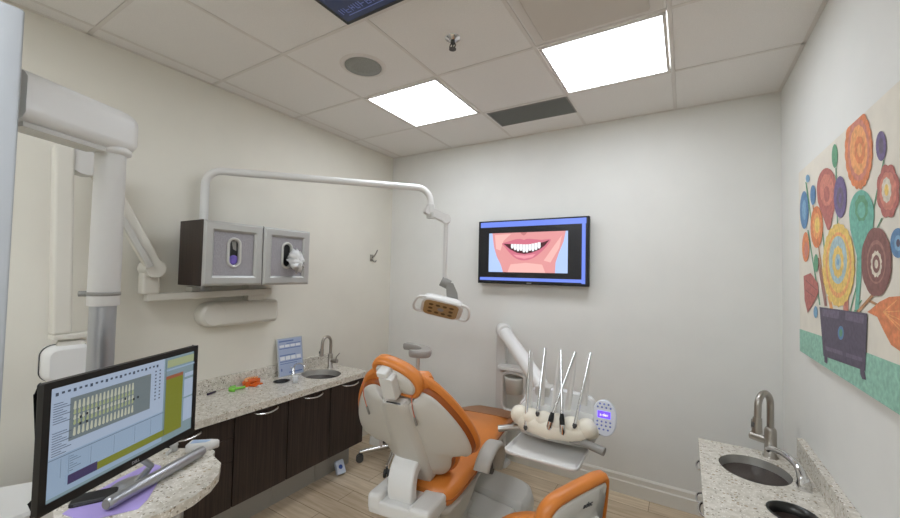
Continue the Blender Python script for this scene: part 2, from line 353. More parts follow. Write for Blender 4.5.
# information sheet in an acrylic stand
p0, p1 = at(280.5, 377, 'z', ZL), at(302, 371.8, 'z', ZL)
xa = Vector((p1.x-p0.x, p1.y-p0.y, 0)); ww = .205
t = thing('information_sheet', 'blue and white printed information sheet standing on the left counter', 'sign', (.075, -1.20, ZL), 1.52)
F = frame((0, 0, 0), (1, 0, 0), (0, .16, 1))
MB(F).box(-.105, .105, 0, .28, -.004, .0).build('holder', mat('clear_holder', (225, 230, 235), .1, alpha=.5), t)
M_PAPER = mat('pale_blue_print', (165, 178, 205), .5); M_PW = mat('print_white', (232, 234, 238), .5); M_PB = mat('print_blue', (92, 112, 165), .5)
b = MB(F); b.box(-.098, .098, .005, .275, .0002, .0012, 0)
for y0, y1, m, x0, x1 in ((.252, .262, 2, -.09, .03), (.235, .24, 2, -.03, .09), (.2, .206, 2, -.09, .09), (.15, .157, 2, -.09, .04), (.105, .11, 2, -.09, .09), (.09, .094, 2, -.09, .05), (.02, .028, 2, -.02, .09)): b.box(x0, x1, y0, y1, .0013, .0016, m)
for i in range(4): b.box(-.088+i*.045, -.050+i*.045, .212, .23, .0013, .0016, 1); b.box(-.088+i*.045, -.050+i*.045, .118, .145, .0013, .0016, 1)
b.box(-.085, -.075, .04, .06, .0013, .0016, 2)
b.build('sheet', [M_PAPER, M_PW, M_PB], t)
# dental models on counter
t = thing('dental_mould', 'glossy orange arched dental mould lying on the left counter', 'dental mould', (.085, -1.51, ZL), .3)
def arch(r, w, h, n=16, sy=1): return [[(math.cos(a)*(r+dx), sy*math.sin(a)*(r+dx), z) for dx, z in ((-w, .001), (w, .001), (w, h*.8), (w*.5, h), (-w*.5, h), (-w, h*.8))] for a in [PI*(.02+.96*i/(n-1))+PI/2 for i in range(n)]]
M_TRO = mat('translucent_orange', (222, 98, 22), .12, coat=.5)
MB().loft(arch(.05, .02, .035), 0, True).build('arch_rim', M_TRO, t)
MB().box(-.01, .045, -.04, .04, .001, .01).build('base_plate', M_TRO, t, .003)
b = MB()
for i in range(9):
    a = PI*(.1+.8*i/8)+PI/2; b.ell((math.cos(a)*.05, math.sin(a)*.05, .038), (.008, .008, .009), 8)
b.build('teeth', mat('mould_teeth', (235, 170, 110), .15, coat=.5), t)
t = thing('ear_plugs_pile', 'small lime green dental tray lying beside the orange mould', 'dental tray', (.10, -1.64, ZL), 1.0)
t.name = 'dental_tray'
M_LIME = mat('lime_plastic', (128, 205, 70), .25, coat=.3)
MB().loft(arch(.03, .013, .024, 12), 0, True).build('arch_rim', M_LIME, t); MB().tube([(.0, .0, .01), (.03, 0, .012), (.055, .0, .016)], [.009, .007, .009], 10).build('tray_handle', M_LIME, t)
t = thing('probe_tool', 'dark handled thin metal tool lying near the end of the left counter', 'dental tool', (.07, -1.80, ZL+.008), 1.9)
MB().cyl((0, 0, 0), (.06, 0, .0), .007, .006).build('grip', mat('dark_purple_grip', (45, 30, 55), .3), t); MB().tube([(.06, 0, 0), (.13, .0, -.003), (.15, .01, -.004)], .0025, 8).build('shaft', M_CHROME, t)
for k, (x, y, lb) in enumerate(((.155, -1.60, 'tiny white model tooth on the left counter next to the green dental tray'), (.165, -1.52, 'tiny white model tooth on the left counter in front of the orange mould'))):
    o = MB().lathe([(.006, 0), (.010, .006), (.009, .014), (.004, .016)], (x, y, ZL), 12).build('model_tooth', M_WHITE2); tag(o, lb, 'model tooth', 'model teeth on the left counter')
# floor gadget against the kick
t = thing('door_stop_box', 'small white tilted plastic box with a blue dial on the floor against the kick panel', 'device', (.365, -.955, 0), -.25); t.name = 'floor_device'
F = frame((.0, 0, .004), (0, 1, 0), (-.55, 0, .83))
MB(F).slab(rrect(.07, .1, .012, cy=.05), [(.003, -.0), (0, .004), (0, .028), (.003, .032)]).build('casing', mat('pale_blue_plastic', (205, 215, 232), .35), t)
MB(F).slab(ellipse(.016, .016, 18, 0, .05), [(0, .032), (.002, .036)]).build('dial', mat('blue_dial', (60, 90, 170), .35), t)
# ================================================================== ROUND TABLE + MONITOR
tp = [(.442, -2.43), (.667, -2.262), (.816, -2.160), (.86, -2.165), (.89, -2.19), (.986, -2.206), (1.059, -2.253), (1.107, -2.307), (1.145, -2.385), (1.158, -2.468), (1.15, -2.54), (1.11, -2.62), (1.03, -2.68), (.95, -2.69), (.86, -2.67), (.70, -2.60), (.52, -2.52)]
t = thing('quartz_table', 'speckled quartz table with a rounded end that carries the computer monitor', 'table', (0, 0, 0))
o = counter(tp, ZL, .032, [], 'tabletop'); o.parent = t
for x, y in ((.86, -2.30), (.90, -2.42), (.70, -2.54)):
    MB().cyl((x, y, .0), (x, y, ZL-.033), .018).lathe([(.04, 0), (.04, .006), (.018, .01)], (x, y, 0)).build('leg', M_ALU, t)
# purple sheet
pl = [at(px, py, 'z', ZL+.001) for px, py in ((62, 514), (87, 497), (120, 478), (150, 463), (161, 466), (158, 482), (148, 499), (138, 509), (109, 516), (84, 521))]
b = MB(); b.prism([(p.x, p.y) for p in pl], ZL+.0005, ZL+.0016); tag(b.build('purple_sheet', mat('lilac_sheet', (178, 160, 222), .6)), 'lilac rubber sheet lying flat on the table under the monitor', 'mat')
# monitor: screen corners stand in a vertical plane
A, B_ = Vector((1.240, -2.795, 0)), Vector((1.008, -2.326, 0)); wv = (B_-A); MW = wv.length; xm = wv.normalized()
ym = Vector((0, 0, 1)); F = frame((A.x, A.y, .934), xm, ym); MH = .331
t = thing('computer_monitor', 'black computer monitor showing dental charting software on the quartz table', 'monitor')
if F.col[2].xyz.dot(CAM-A) < 0: pass
zf = F.col[2].xyz; sgn = 1 if zf.dot(CAM-Vector((A.x, A.y, 1.1))) > 0 else -1
MB(F).slab(rrect(MW, MH, .006, 3, MW/2, MH/2), [(.0, -.002*sgn), (.0, -.016*sgn), (.03, -.034*sgn)] if sgn > 0 else [(.03, .034), (0, .016), (0, .002)], 0, False).build('housing', M_BLACK, t, .002)
b = MB(F); bw = .018
for x0, x1, y0, y1 in ((0, MW, MH-bw, MH), (0, MW, 0, bw+.006), (0, bw, bw, MH-bw), (MW-bw, MW, bw, MH-bw)): b.box(x0, x1, y0, y1, -.002, .003)
b.build('bezel', M_BLACK, t)
def scr(name, cols, items, F, u0, v0, uw, vh, parent, strength=.9, base=.0005, step=.0002):
    """flat picture on a display: items are (colour index, polygon in 0..1 with v downward)"""
    ms = []
    for i, c in enumerate(cols): ms.append(mat(name+'_colour_'+'abcdefghijklmnop'[i], c, .22, emit=strength, dark=True))
    b = MB(F)
    for k, (ci, pg) in enumerate(items):
        z = base+step*k/8
        b.poly([(u0+u*uw, v0+(1-v)*vh, z) for u, v in pg], ci)
    return b.build('display', ms, parent)
R_ = lambda u0, v0, u1, v1: [(u0, v1), (u1, v1), (u1, v0), (u0, v0)]
cols = [(150, 172, 196), (112, 124, 128), (160, 170, 130), (170, 186, 208), (122, 128, 38), (58, 48, 92), (60, 72, 90), (150, 88, 60), (128, 150, 158), (20, 25, 35), (190, 192, 172)]
it = [(8, R_(0, 0, 1, 1)), (3, R_(0, 0, .725, .64)), (0, R_(0, .62, .725, .97)), (1, R_(.10, .13, .615, .525))]
for r_, (va, vb, cc) in enumerate(((.17, .24, 10), (.25, .285, 2), (.30, .335, 10), (.345, .38, 2), (.41, .48, 10))):
    for i in range(16):
        u = .118+i*.0235; it.append((cc, [(u, vb), (u+.0085, vb+.012), (u+.016, vb), (u+.013, va), (u+.004, va)]))
for u, v in ((.15, .32), (.15, .38), (.185, .31), (.185, .385), (.25, .30), (.42, .30), (.48, .335), (.51, .33)): it.append((9, R_(u, v, u+.012, v+.025)))
for i in range(22): it.append((6, R_(.02+i*.03, .045, .035+i*.03, .065 if i % 3 else .075)))
for i in range(9): it.append((6, R_(.012, .14+i*.022, .06+.02*(i % 3), .146+i*.022)))
for i in range(10): it.append((6, R_(.012, .40+i*.022, .06+.025*((i+1) % 3), .406+i*.022)))
for i in range(9):
    for j in range(2): it.append((6, R_(.64+j*.035, .11+i*.04, .652+j*.035, .125+i*.04)))
it += [(6, R_(0, .63, .725, .635)), (4, R_(.735, .24, .89, .90)), (7, R_(.735, .22, .89, .26)), (4, R_(.262, .84, .89, .915)), (5, R_(.10, .83, .262, .915)), (6, R_(.73, 0, .733, .9)), (0, R_(.735, .14, 1, .16)), (3, R_(.905, .25, .99, .30)), (3, R_(.905, .33, .99, .55)), (3, R_(.905, .57, .99, .85)), (2, R_(.74, .03, .99, .12))]
for u in (.06, .10, .22, .36, .5, .62): it.append((6, R_(u, .65, u+.0015, .82)))
for i in range(7): it.append((6, R_(.105, .66+i*.022, .105+.02+.02*(i % 3), .664+i*.022)))
scr('monitor', cols, it, F, bw, bw+.006, MW-2*bw, MH-2*bw-.006, t, .47)
text('logo', 'DELL', .012, frame(F @ Vector((MW*.52, .011, .0033)), xm, ym), mat('logo_silver', (170, 172, 175), .3, .6), t, .0003)
c0 = F @ Vector((MW*.5, 0, -.05*sgn))
sb = Vector((.885, -2.465, ZL)); MB().tube([c0+Vector((0, 0, .12)), c0+Vector((-.05, .02, .05)), Vector((.93, -2.43, .83)), Vector((sb.x+.01, sb.y+.01, ZL+.01))], [.014, .013, .010, .014], 14).build('neck', M_ALU, t)
MB(Matrix.Translation(sb)).lathe([(.001, .014), (.02, .013), (.055, .008), (.06, .003), (.058, .0)][::-1], n=36, sx=1.0, sy=1.2).build('stand_base', M_ALU, t)
# black dock behind/below monitor
t = thing('monitor_speaker_bar', 'black low docking box on the table behind the monitor stand', 'device', (.885, -2.575, ZL+.002), 1.1); t.name = 'docking_box'
MB().slab(rrect(.12, .07, .012), [(0, 0), (0, .008), (.004, .012)]).build('case', M_BLACK, t); MB().box(-.045, .045, -.037, -.0345, .003, .008).build('ports', M_DGREY, t)
# silver rod
a, c = at(106, 503, 'z', ZL+.03), at(203, 449, 'z', ZL+.03)
t = thing('silver_wand', 'silver cylindrical wand lying across the table in front of the monitor', 'dental tool', (a.x, a.y, ZL+.024), math.atan2(c.y-a.y, c.x-a.x)); L_ = (c-a).length
MB().tube([(0, 0, 0), (.003, 0, 0), (.012, 0, 0), (L_-.02, 0, 0), (L_, 0, 0)], [.012, .018, .0205, .0205, .017], 20).build('barrel', M_ALU, t)
MB().tube([(-.001, 0, 0), (.0008, 0, 0)], .0155, 18).build('end_cap', M_GREY, t)
# white instrument with blue screen
c = at(206, 442, 'z', ZL+.03)
t = thing('curing_light', 'white hand device with a pale blue pad on the far rim of the quartz table', 'dental device', (.79, -2.20, ZL+.001), .75)
MB().slab([(-.04, -.025), (.0, -.03), (.045, -.02), (.08, .012), (.045, .025), (-.035, .025)], [(.004, .0), (0, .006), (0, .03), (.006, .036)]).build('casing', M_WHITE2, t, 0)
MB().slab([(-.025, -.018), (.035, -.012), (.048, .008), (-.025, .016)], [(0, .036), (.001, .0385)]).build('screen', mat('pale_blue_pad', (170, 195, 225), .3), t)
t = thing('cotton_holder', 'small clear ribbed holder beside the white hand device on the quartz table', 'holder', (.715, -2.262, ZL+.001), .6); t.name = 'ribbed_holder'
M_CLR = mat('cloudy_plastic', (205, 205, 200), .2, alpha=.8)
MB().lathe([(.014, 0), (.016, .004), (.014, .018), (.017, .024), (.013, .04), (.005, .042)], n=14).build('body', M_CLR, t); MB().cyl((.0, -.02, .008), (.0, -.045, .008), .007).build('stub', M_CLR, t)
# white cart left of the monitor
t = thing('white_cart', 'white box cart with a flat top standing left of the monitor by the wall', 'cart', (0, 0, 0))
MB().slab([(.10, -3.05), (.66, -3.05), (.66, -2.61), (.41, -2.585), (.31, -2.76), (.10, -2.95)], [(0, .09), (0, .69), (.01, .70)], 0, False).build('body', M_WHITE2, t, .004)
MB().cyl((.55, -2.78, .69), (.55, -2.78, .72), .03, .022).build('knob', M_GREY, t)
for x, y in ((.16, -2.98), (.58, -2.98), (.42, -2.66), (.58, -2.68)): MB().cyl((x, y-.012, .035), (x, y+.012, .035), .035).cyl((x, y, .05), (x, y, .095), .01).build('caster', M_BLACK, t)
# ================================================================== BIG ARM ON COLUMN
t = thing('equipment_column', 'tall pale grey column at the left edge that holds the thick white arm', 'column', (.80, -2.845, 0))
MB().slab(rrect(.12, .10, .008, 3), [(0, .0), (0, 2.345), (.004, 2.35)]).build('shaft', mat('pale_blue_grey_paint', (176, 179, 181), .4), t)
MB().slab(rrect(.2, .16, .03), [(0, 0), (0, .02), (.01, .03)]).build('foot_plate', M_LGREY, t)
pe = Vector((.580, -2.485, 0)); ps = Vector((.735, -2.84, 0)); d = (pe-ps).normalized(); zc = 2.118
t = thing('support_arm', 'thick white horizontal arm with a round post reaching down behind the monitor', 'support arm', (pe.x, pe.y, ZL))
inv = Matrix.Translation(Vector((-pe.x, -pe.y, -ZL)))
F = inv @ frame((ps.x, ps.y, zc), (d.y, -d.x, 0), (0, 0, 1))
sec = [( .072*math.cos(a)*(1.0), .095*math.sin(a)) for a in [2*PI*i/28 for i in range(28)]]
sec = [(max(-.068, min(.068, x*1.25)), y) for x, y in sec]
Ln = (pe-ps).length; rg = []
for q, s_ in ((0.05, 1), (Ln-.0, 1), (Ln+.03, .98), (Ln+.052, .9), (Ln+.068, .72), (Ln+.076, .4), (Ln+.078, .05)): rg.append([(x*s_, y*s_, -q) for x, y in sec])
F2 = inv @ frame((ps.x, ps.y, zc), (-d.y, d.x, 0), (0, 0, 1))
rg = [[(x, y, -abs(z)) for x, y, z in r] for r in rg]
zdir = F2.col[2].xyz
if zdir.dot(d) > 0: rg = [[(x, y, -z) for x, y, z in r] for r in rg]
MB(F2).loft(rg, 0, True).build('arm', M_WHITE2, t)
b = MB(F2); sg = 1 if zdir.dot(d) > 0 else -1
b.loft([[(x, y, sg*q) for x, y in ((-.045, -.102), (.045, -.102), (.045, -.085), (-.045, -.085))] for q in (.06, Ln-.06)], 0, False).build('under_rail', M_LGREY, t)
MB().lathe([(.052, 1.255), (.066, 1.262), (.068, 1.275), (.058, 1.29)][::1], n=36).build('collar', M_WHITE2, t)
MB().lathe([(.050, .635), (.052, .64), (.050, 1.27)], n=36).build('sleeve', M_WHITE, t)
MB().lathe([(.0505, .675), (.054, .677), (.054, .690), (.0505, .692)], n=36).cyl((-.03, -.04, .683), (-.045, -.065, .683), .011).build('clamp_ring', M_GREY, t)
MB().lathe([(.043, .012), (.043, .64)], n=36).build('post', M_ALU, t)
MB().lathe([(.07, 0), (.07, .008), (.05, .014)], n=32).build('base_flange', M_ALU, t)
# ================================================================== X-RAY UNIT ON LEFT WALL
t = thing('xray_unit', 'off-white folding x-ray arm with boxy head mounted on the left wall', 'x-ray unit', (0, 0, 0))
def obar(a, c, w, th, name, m, bev=.006, n=(1, 0, 0)):
    a, c = Vector(a), Vector(c); F = frame(a, c-a, Vector(n).cross(c-a)); L = (c-a).length
    return MB(F).box(0, L, -w/2, w/2, -th/2, th/2).build(name, m, t, bev, 3)
obar((.09, -2.16, 1.392), (.09, -1.42, 1.405), .042, .05, 'horizontal_arm', M_CREAM)
MB().box(.001, .065, -1.56, -1.44, 1.33, 1.455).build('wall_bracket', M_CREAM, t, .004)
MB().box(.055, .125, -2.185, -2.10, 1.41, 1.53).build('elbow_block', M_CREAM, t, .012)
MB().cyl((.05, -2.14, 1.55), (.16, -2.14, 1.55), .048).build('elbow_joint', M_CREAM, t, .006)
obar((.135, -2.14, 1.56), (.155, -2.43, 2.08), .078, .04, 'diagonal_arm', M_CREAM, .008)
obar((.165, -2.17, 1.56), (.182, -2.43, 2.03), .03, .02, 'tie_rod', M_LGREY, .004)
MB().cyl((.13, -2.455, 2.06), (.215, -2.455, 2.06), .075).build('top_joint', M_WHITE, t, .006)
obar((.2, -2.54, 2.10), (.2, -2.515, 1.25), .068, .06, 'vertical_arm', M_CREAM, .012)
MB().box(.16, .245, -2.548, -2.40, 1.228, 1.25).build('foot_bar', M_CREAM, t, .004)
MB().cyl((.2, -2.50, 1.11), (.2, -2.50, 1.235), .022).build('head_pivot', M_CREAM, t)
MB(frame((.14, -2.49, 1.12), (0, 1, 0), (0, 0, 1))).slab(rrect(.165, .16, .045, 6), [(.012, 0), (0, .012), (0, .10), (.016, .118)]).build('head', M_WHITE2, t)
MB(frame((.175, -2.49, 1.12), (0, 1, 0), (0, 0, 1))).slab(rrect(.170, .165, .047, 6), [(0, 0), (0, .008)]).build('head_seam', M_BLACK, t)
MB().slab(rrect(.045, .1, .015, cx=.215, cy=-2.48), [(0, 1.2), (.003, 1.218)]).build('head_handle', M_CREAM, t)
# tissue / glove cabinets
def wallbox(y0, y1, label, purple):
    t = thing('dispenser_cabinet', label, 'cabinet', (.10, y0, 1.46), 0, 'wall dispenser cabinets'); w = y1-y0; h = .368
    MB().box(.0, .235, .0, w, .0, h).box(.0, .251, -.004, .0, .0, h).build('body', M_WOOD, t)
    d = MB()
    fw_ = .058
    rgA = lambda q, x: [(x, q, q), (x, w-q, q), (x, w-q, h-q), (x, q, h-q)]
    d.loft([rgA(.001, .236), rgA(.001, .252), rgA(.014, .262), rgA(fw_-.012, .262), rgA(fw_, .252), rgA(fw_, .240)], 0, False, False)
    d.build('door_frame', mat('brushed_silver_frame', (188, 188, 184), .35, .45), t, .002)
    # panel with slot
    import bmesh
    bm = bmesh.new()
    so = [(w/2+p[0], h/2+p[1]+.01) for p in rrect(.062, .155, .030, 8)]
    for L2 in ([(fw_-.004, fw_-.004), (w-fw_+.004, fw_-.004), (w-fw_+.004, h-fw_+.004), (fw_-.004, h-fw_+.004)], so):
        vs = [bm.verts.new((.246, p[0], p[1])) for p in L2]
        for i in range(len(vs)): bm.edges.new((vs[i], vs[(i+1) % len(vs)]))
    bmesh.ops.triangle_fill(bm, use_beauty=True, edges=bm.edges[:])
    me = bpy.data.meshes.new('panel'); bm.to_mesh(me); bm.free(); me.materials.append(M_GREYFAB); o = bpy.data.objects.new('panel', me); COL.objects.link(o); o.parent = t
    FF = frame((.0, 0, 0), (0, 1, 0), (0, 0, 1))
    MB(FF).loft([[(p[0], p[1], z) for p in inset(so, di)] for di, z in ((-.011, .2455), (-.009, .254), (-.003, .255), (.004, .250), (.005, .238))], 0, True, False).build('slot_ring', mat('satin_ring', (205, 204, 198), .3, .3), t)
    MB(FF).slab(inset(so, .004), [(0, .2362), (0, .2372)]).build('slot_interior', M_BLACK, t)
    if purple:
        b = MB(FF); b.slab(smooth_pts([(w/2-.024, h/2-.058), (w/2+.0, h/2-.066), (w/2+.022, h/2-.05), (w/2+.024, h/2-.015), (w/2+.0, h/2-.005), (w/2-.022, h/2-.02)], 4), [(0, .2375), (.004, .244), (.012, .250)])
        tag(b.build('purple_glove', mat('purple_nitrile', (110, 92, 178), .45)), 'purple rubber glove tucked in the slot of the left-hand dispenser cabinet', 'glove').matrix_world = Matrix.Translation(Vector((.10, y0, 1.46)))
        b = MB(FF); b.poly([(w/2-.012, h/2+.075, .2376), (w/2-.002, h/2+.03, .2376), (w/2+.018, h/2+.02, .2376), (w/2+.015, h/2+.08, .2376)]).build('slot_lining', M_GREY, t)
    return t
wallbox(-2.003, -1.650, 'dark sided dispenser cabinet with silver door and purple glove slot, nearer the x-ray arm', True)
wallbox(-1.648, -1.300, 'dark sided dispenser cabinet with silver door and white tissue slot, farther from the x-ray arm', False)
# tissue: crumpled sheet
random.seed(3); b = MB(); ring = []
N_ = 22
for k, (s_, x, dz) in enumerate(((.3, .350, .0), (.75, .366, -.004), (1.05, .388, -.012), (1.15, .402, -.02), (.8, .42, -.026), (.3, .425, -.02))):
    ring.append([(x+random.uniform(-.012, .012), -1.452+s_*.045*math.cos(2*PI*i/N_)*(1+.45*math.sin(i*2.7+k))+k*.006, 1.638+dz+s_*.055*math.sin(2*PI*i/N_)*(1+.45*math.cos(i*3.3+k))) for i in range(N_)])
b.loft(ring, 0, True); tag(b.build('tissue', mat('tissue_paper', (238, 238, 236), .8)), 'crumpled white paper tissue pulled out of the dispenser cabinet slot', 'tissue')
# rounded unit under the cabinets
t = thing('film_viewer', 'off-white rounded horizontal unit fixed on the wall below the dispenser cabinets', 'wall unit', (.001, -1.60, 1.265)); t.name = 'wall_unit'
FF = frame((0, 0, 0), (0, 1, 0), (0, 0, 1))
out = [(-.19-.077*math.sin(a), -.077*math.cos(a)) for a in [PI*(14-k)/14 for k in range(15)]]
out = [(.235+.025*math.cos(a), -.052+.025*math.sin(a)) for a in [-PI/2+PI/2*k/5 for k in range(6)]]+[(.235+.025*math.cos(a), .052+.025*math.sin(a)) for a in [PI/2*k/5 for k in range(6)]]+out
MB(FF).slab(out, [(0, 0), (0, .07), (.008, .085), (.02, .09)]).build('casing', M_CREAM, t)
MB(FF).slab(ellipse(.068, .068, 28, -.185, 0), [(0, .0895), (.003, .0925)]).build('round_cover', M_CREAM, t)
# coat hook
t = thing('coat_hook', 'small nickel double coat hook on the left wall near the corner', 'hook', (.001, -.29, 1.69))
MB().box(0, .006, -.022, .022, -.035, .03).build('plate', M_STEEL, t, .002)
MB().tube(smooth_pts([(.006, 0, .0), (.03, 0, .01), (.06, .0, .045), (.075, 0, .075)], 4, False), .006, 10).tube(smooth_pts([(.006, 0, -.01), (.03, 0, -.035), (.052, 0, -.04), (.062, 0, -.025)], 4, False), .0055, 10).build('prongs', M_STEEL, t)
# ================================================================== DENTAL LIGHT
t = thing('dental_light', 'white overhead dental light on a long bent arm from the left wall', 'dental light', (.055, -1.86, 1.42))
O = Vector((.055, -1.86, 1.42)); E1 = Vector((1.03, -.80, 2.175))
dh = (Vector((E1.x, E1.y, 0))-Vector((O.x, O.y, 0))).normalized()
def rel(p): return Vector(p)-O
pts = [(0, 0, 0), (0, 0, .66)]
for a in range(1, 7): aa = a/6*PI/2; pts.append(tuple(dh*(.09*(1-math.cos(aa)))+Vector((0, 0, .66+.09*math.sin(aa)))))
e = rel(E1)-dh*.10; pts.append((e.x, e.y, .75))
for a in range(1, 7): aa = a/6*PI/2; q = e+dh*(.10*math.sin(aa)); pts.append((q.x, q.y, .75-.10*(1-math.cos(aa))))
q = rel(E1); pts.append((q.x, q.y, .60))
MB().tube(pts, [.0235]*(len(pts)), 18).build('pole', M_WHITE2, t)
MB().box(-.053, .02, -.06, .06, -.02, .02).build('wall_mount', M_CREAM, t, .004)
J1 = rel(U_ := Vector((1.03, -.80, 2.0))); J2 = rel((1.105, -.70, 1.955)); J3 = rel((1.095, -.69, 1.50)); 
MB().cyl(J1+Vector((0, 0, .0)), J1+Vector((0, 0, .05)), .030).build('hinge_block', M_WHITE, t)
MB(frame(J1+Vector((-.02, -.02, .012)), J2-J1, Vector((0, 0, 1)))).slab(rrect(.17, .055, .015, cx=.075), [(0, -.028), (0, .028)]).build('offset_arm', M_WHITE, t)
MB().box(J1.x-.02, J1.x+.03, J1.y-.02, J1.y+.02, J1.z-.05, J1.z-.005).build('switch_box', M_LGREY, t, .004)
MB(frame(J2+Vector((0, 0, -.0)), (RT.x, RT.y, 0), (0, 0, 1))).slab(ellipse(.034, .034), [(0, -.03), (0, .03)]).build('drop_joint', M_WHITE, t)
MB().tube([J2, J3], .016, 14).build('drop_rod', M_WHITE, t)
MB().tube([J3+Vector((-.02, -.012, .0)), J3+Vector((.035, .02, -.03))], .036, 18).build('swivel', M_GREY, t)
HC = Vector((1.105, -.735, 1.305))
toc = Vector((CAM.x-HC.x, CAM.y-HC.y, 0)).normalized(); latd = Vector((toc.y*-1, toc.x, 0))
if latd.dot(RT) < 0: latd = -latd
latd = (latd+Vector((0, 0, -.22))).normalized()
nn = (toc*.62+Vector((0, 0, -.78))).normalized()
MB(frame(rel(HC)+Vector((.07, .06, .17)), RT, Vector((0, 0, 1)))).slab([(-.045, -.15), (.03, -.15), (.02, -.06), (-.01, .01), (-.045, .02), (-.062, -.02), (-.058, -.09)][::1], [(0, -.015), (0, .015)]).build('yoke', M_GREY, t, .004)
yh = nn.cross(latd)
if yh.z < 0: yh = -yh
HF = frame(rel(HC), latd, yh); s3 = 1 if HF.col[2].xyz.dot(nn) > 0 else -1
def zz(l): return [(d_, s3*z) for d_, z in l] if s3 > 0 else [(d_, -z) for d_, z in l]
MB(HF).slab(rrect(.305, .21, .07, 7), zz([(.09, -.06), (.03, -.055), (.004, -.035), (0, -.01), (.0, .008), (.006, .014)])).build('head', M_WHITE2, t)
MB(HF).slab(rrect(.25, .175, .04, 6, cx=-.005), zz([(0, .012), (.0, .017), (.004, .018)])).build('lens', mat('amber_lens', (176, 146, 100), .2), t)
b = MB(HF)
for i in range(4):
    for j in range(3):
        if j == 1 and i in (1, 2): continue
        b.slab(ellipse(.018, .014, 14, -.08+i*.05, -.045+j*.045), zz([(0, .0175), (.002, .0195)]))
b.slab(ellipse(.024, .022, 20, -.005, 0), zz([(0, .0175), (.002, .0195)]), 1)
b.build('reflectors', [mat('amber_cell', (96, 72, 42), .2), M_GREY], t)
for s_ in (-1, 1):
    MB(HF).tube(smooth_pts([(s_*.125, .09, -.005*s3), (s_*.18, .075, .0), (s_*.203, .01, .02*s3), (s_*.187, -.06, .02*s3), (s_*.125, -.09, .0)], 5, False), .0095, 12).build('handle', M_WHITE2, t)
# ================================================================== TV
t = thing('wall_television', 'black flat wall television showing a smiling mouth with white teeth', 'television', (0, 0, 0))
x0, x1, z0, z1 = 1.058, 1.992, 1.478, 2.015
MB().box(x0, x1, -.08, -.045, z0, z1).build('housing', M_BLACK, t, .004)
MB().box(x0+.25, x1-.25, -.046, -.001, z0+.13, z1-.13).build('wall_mount', M_DGREY, t)
FT = frame((x0+.012, -.0808, z0+.02), (1, 0, 0), (0, 0, 1))
tw, th_ = x1-x0-.024, z1-z0-.032
IR = (.10, .19, .84, .845)
def im(u, v): return (IR[0]+u*(IR[2]-IR[0]), IR[1]+v*(IR[3]-IR[1]))
cols = [(6, 6, 8), (112, 138, 235), (176, 200, 246), (222, 150, 150), (205, 110, 130), (70, 20, 30), (246, 250, 255), (240, 182, 176), (190, 118, 118), (232, 150, 162)]
it = [(0, R_(0, 0, 1, 1)), (1, R_(0.01, .0, .99, .088)), (1, R_(.955, 0, .985, 1)), (1, R_(.01, .935, .985, .985)), (2, [im(*p) for p in R_(0, 0, 1, 1)])]
it.append((3, [im(*p) for p in reversed([(.045, 0), (.975, 0), (.95, .25), (.90, .5), (.86, .75), (.855, 1), (.20, 1), (.165, .8), (.11, .6), (.07, .35)])]))
it.append((7, [im(*p) for p in reversed([(.30, .8), (.5, .76), (.7, .8), (.74, 1), (.26, 1)])]))
it.append((7, [im(*p) for p in reversed([(.08, .05), (.3, .03), (.2, .2), (.16, .45), (.1, .4)])]))
it.append((7, [im(*p) for p in reversed([(.84, .35), (.93, .1), (.9, .4), (.8, .75), (.72, .7)])]))
it.append((8, [im(*p) for p in reversed([(.42, 0), (.51, 0), (.49, .05), (.465, .08), (.44, .05)])]))
lip = smooth_pts([(.18, .27), (.27, .22), (.36, .17), (.43, .165), (.47, .19), (.51, .165), (.60, .18), (.70, .2), (.80, .19), (.76, .34), (.70, .47), (.60, .63), (.48, .70), (.37, .65), (.28, .50), (.22, .36)], 3)
it.append((4, [im(*p[:2]) for p in reversed([(v[0], v[1]) for v in [(q + (0,)) if isinstance(q, tuple) else (q[0], q[1], 0) for q in lip]])]))
it.append((9, [im(*p) for p in reversed([(.33, .55), (.48, .58), (.62, .54), (.58, .62), (.48, .66), (.38, .62)])]))
mo = [(.20, .275), (.32, .29), (.42, .31), (.50, .315), (.62, .29), (.72, .25), (.785, .205), (.73, .34), (.66, .44), (.57, .51), (.48, .54), (.38, .51), (.29, .42)]
it.append((5, [im(*p) for p in reversed(mo)]))
for i in range(10):
    u = .30+i*.038; c_ = abs(i-4.6)/5; vt = .305-.02*c_+(0.0 if i < 6 else -.02*(i-6)/2); vb = .50-.12*c_*c_-(.03 if i in (3, 6) else 0)
    it.append((6, [im(u+.001, vb-.04), im(u+.009, vb), im(u+.029, vb), im(u+.037, vb-.04), im(u+.036, vt), im(u+.002, vt)]))
scr('television', cols, it, FT, 0, 0, tw, th_, t, .72)
MB(FT).box(tw*.5-.02, tw*.5+.02, -.012, -.006, .0002, .001).build('logo', MATS['logo_silver'], t)
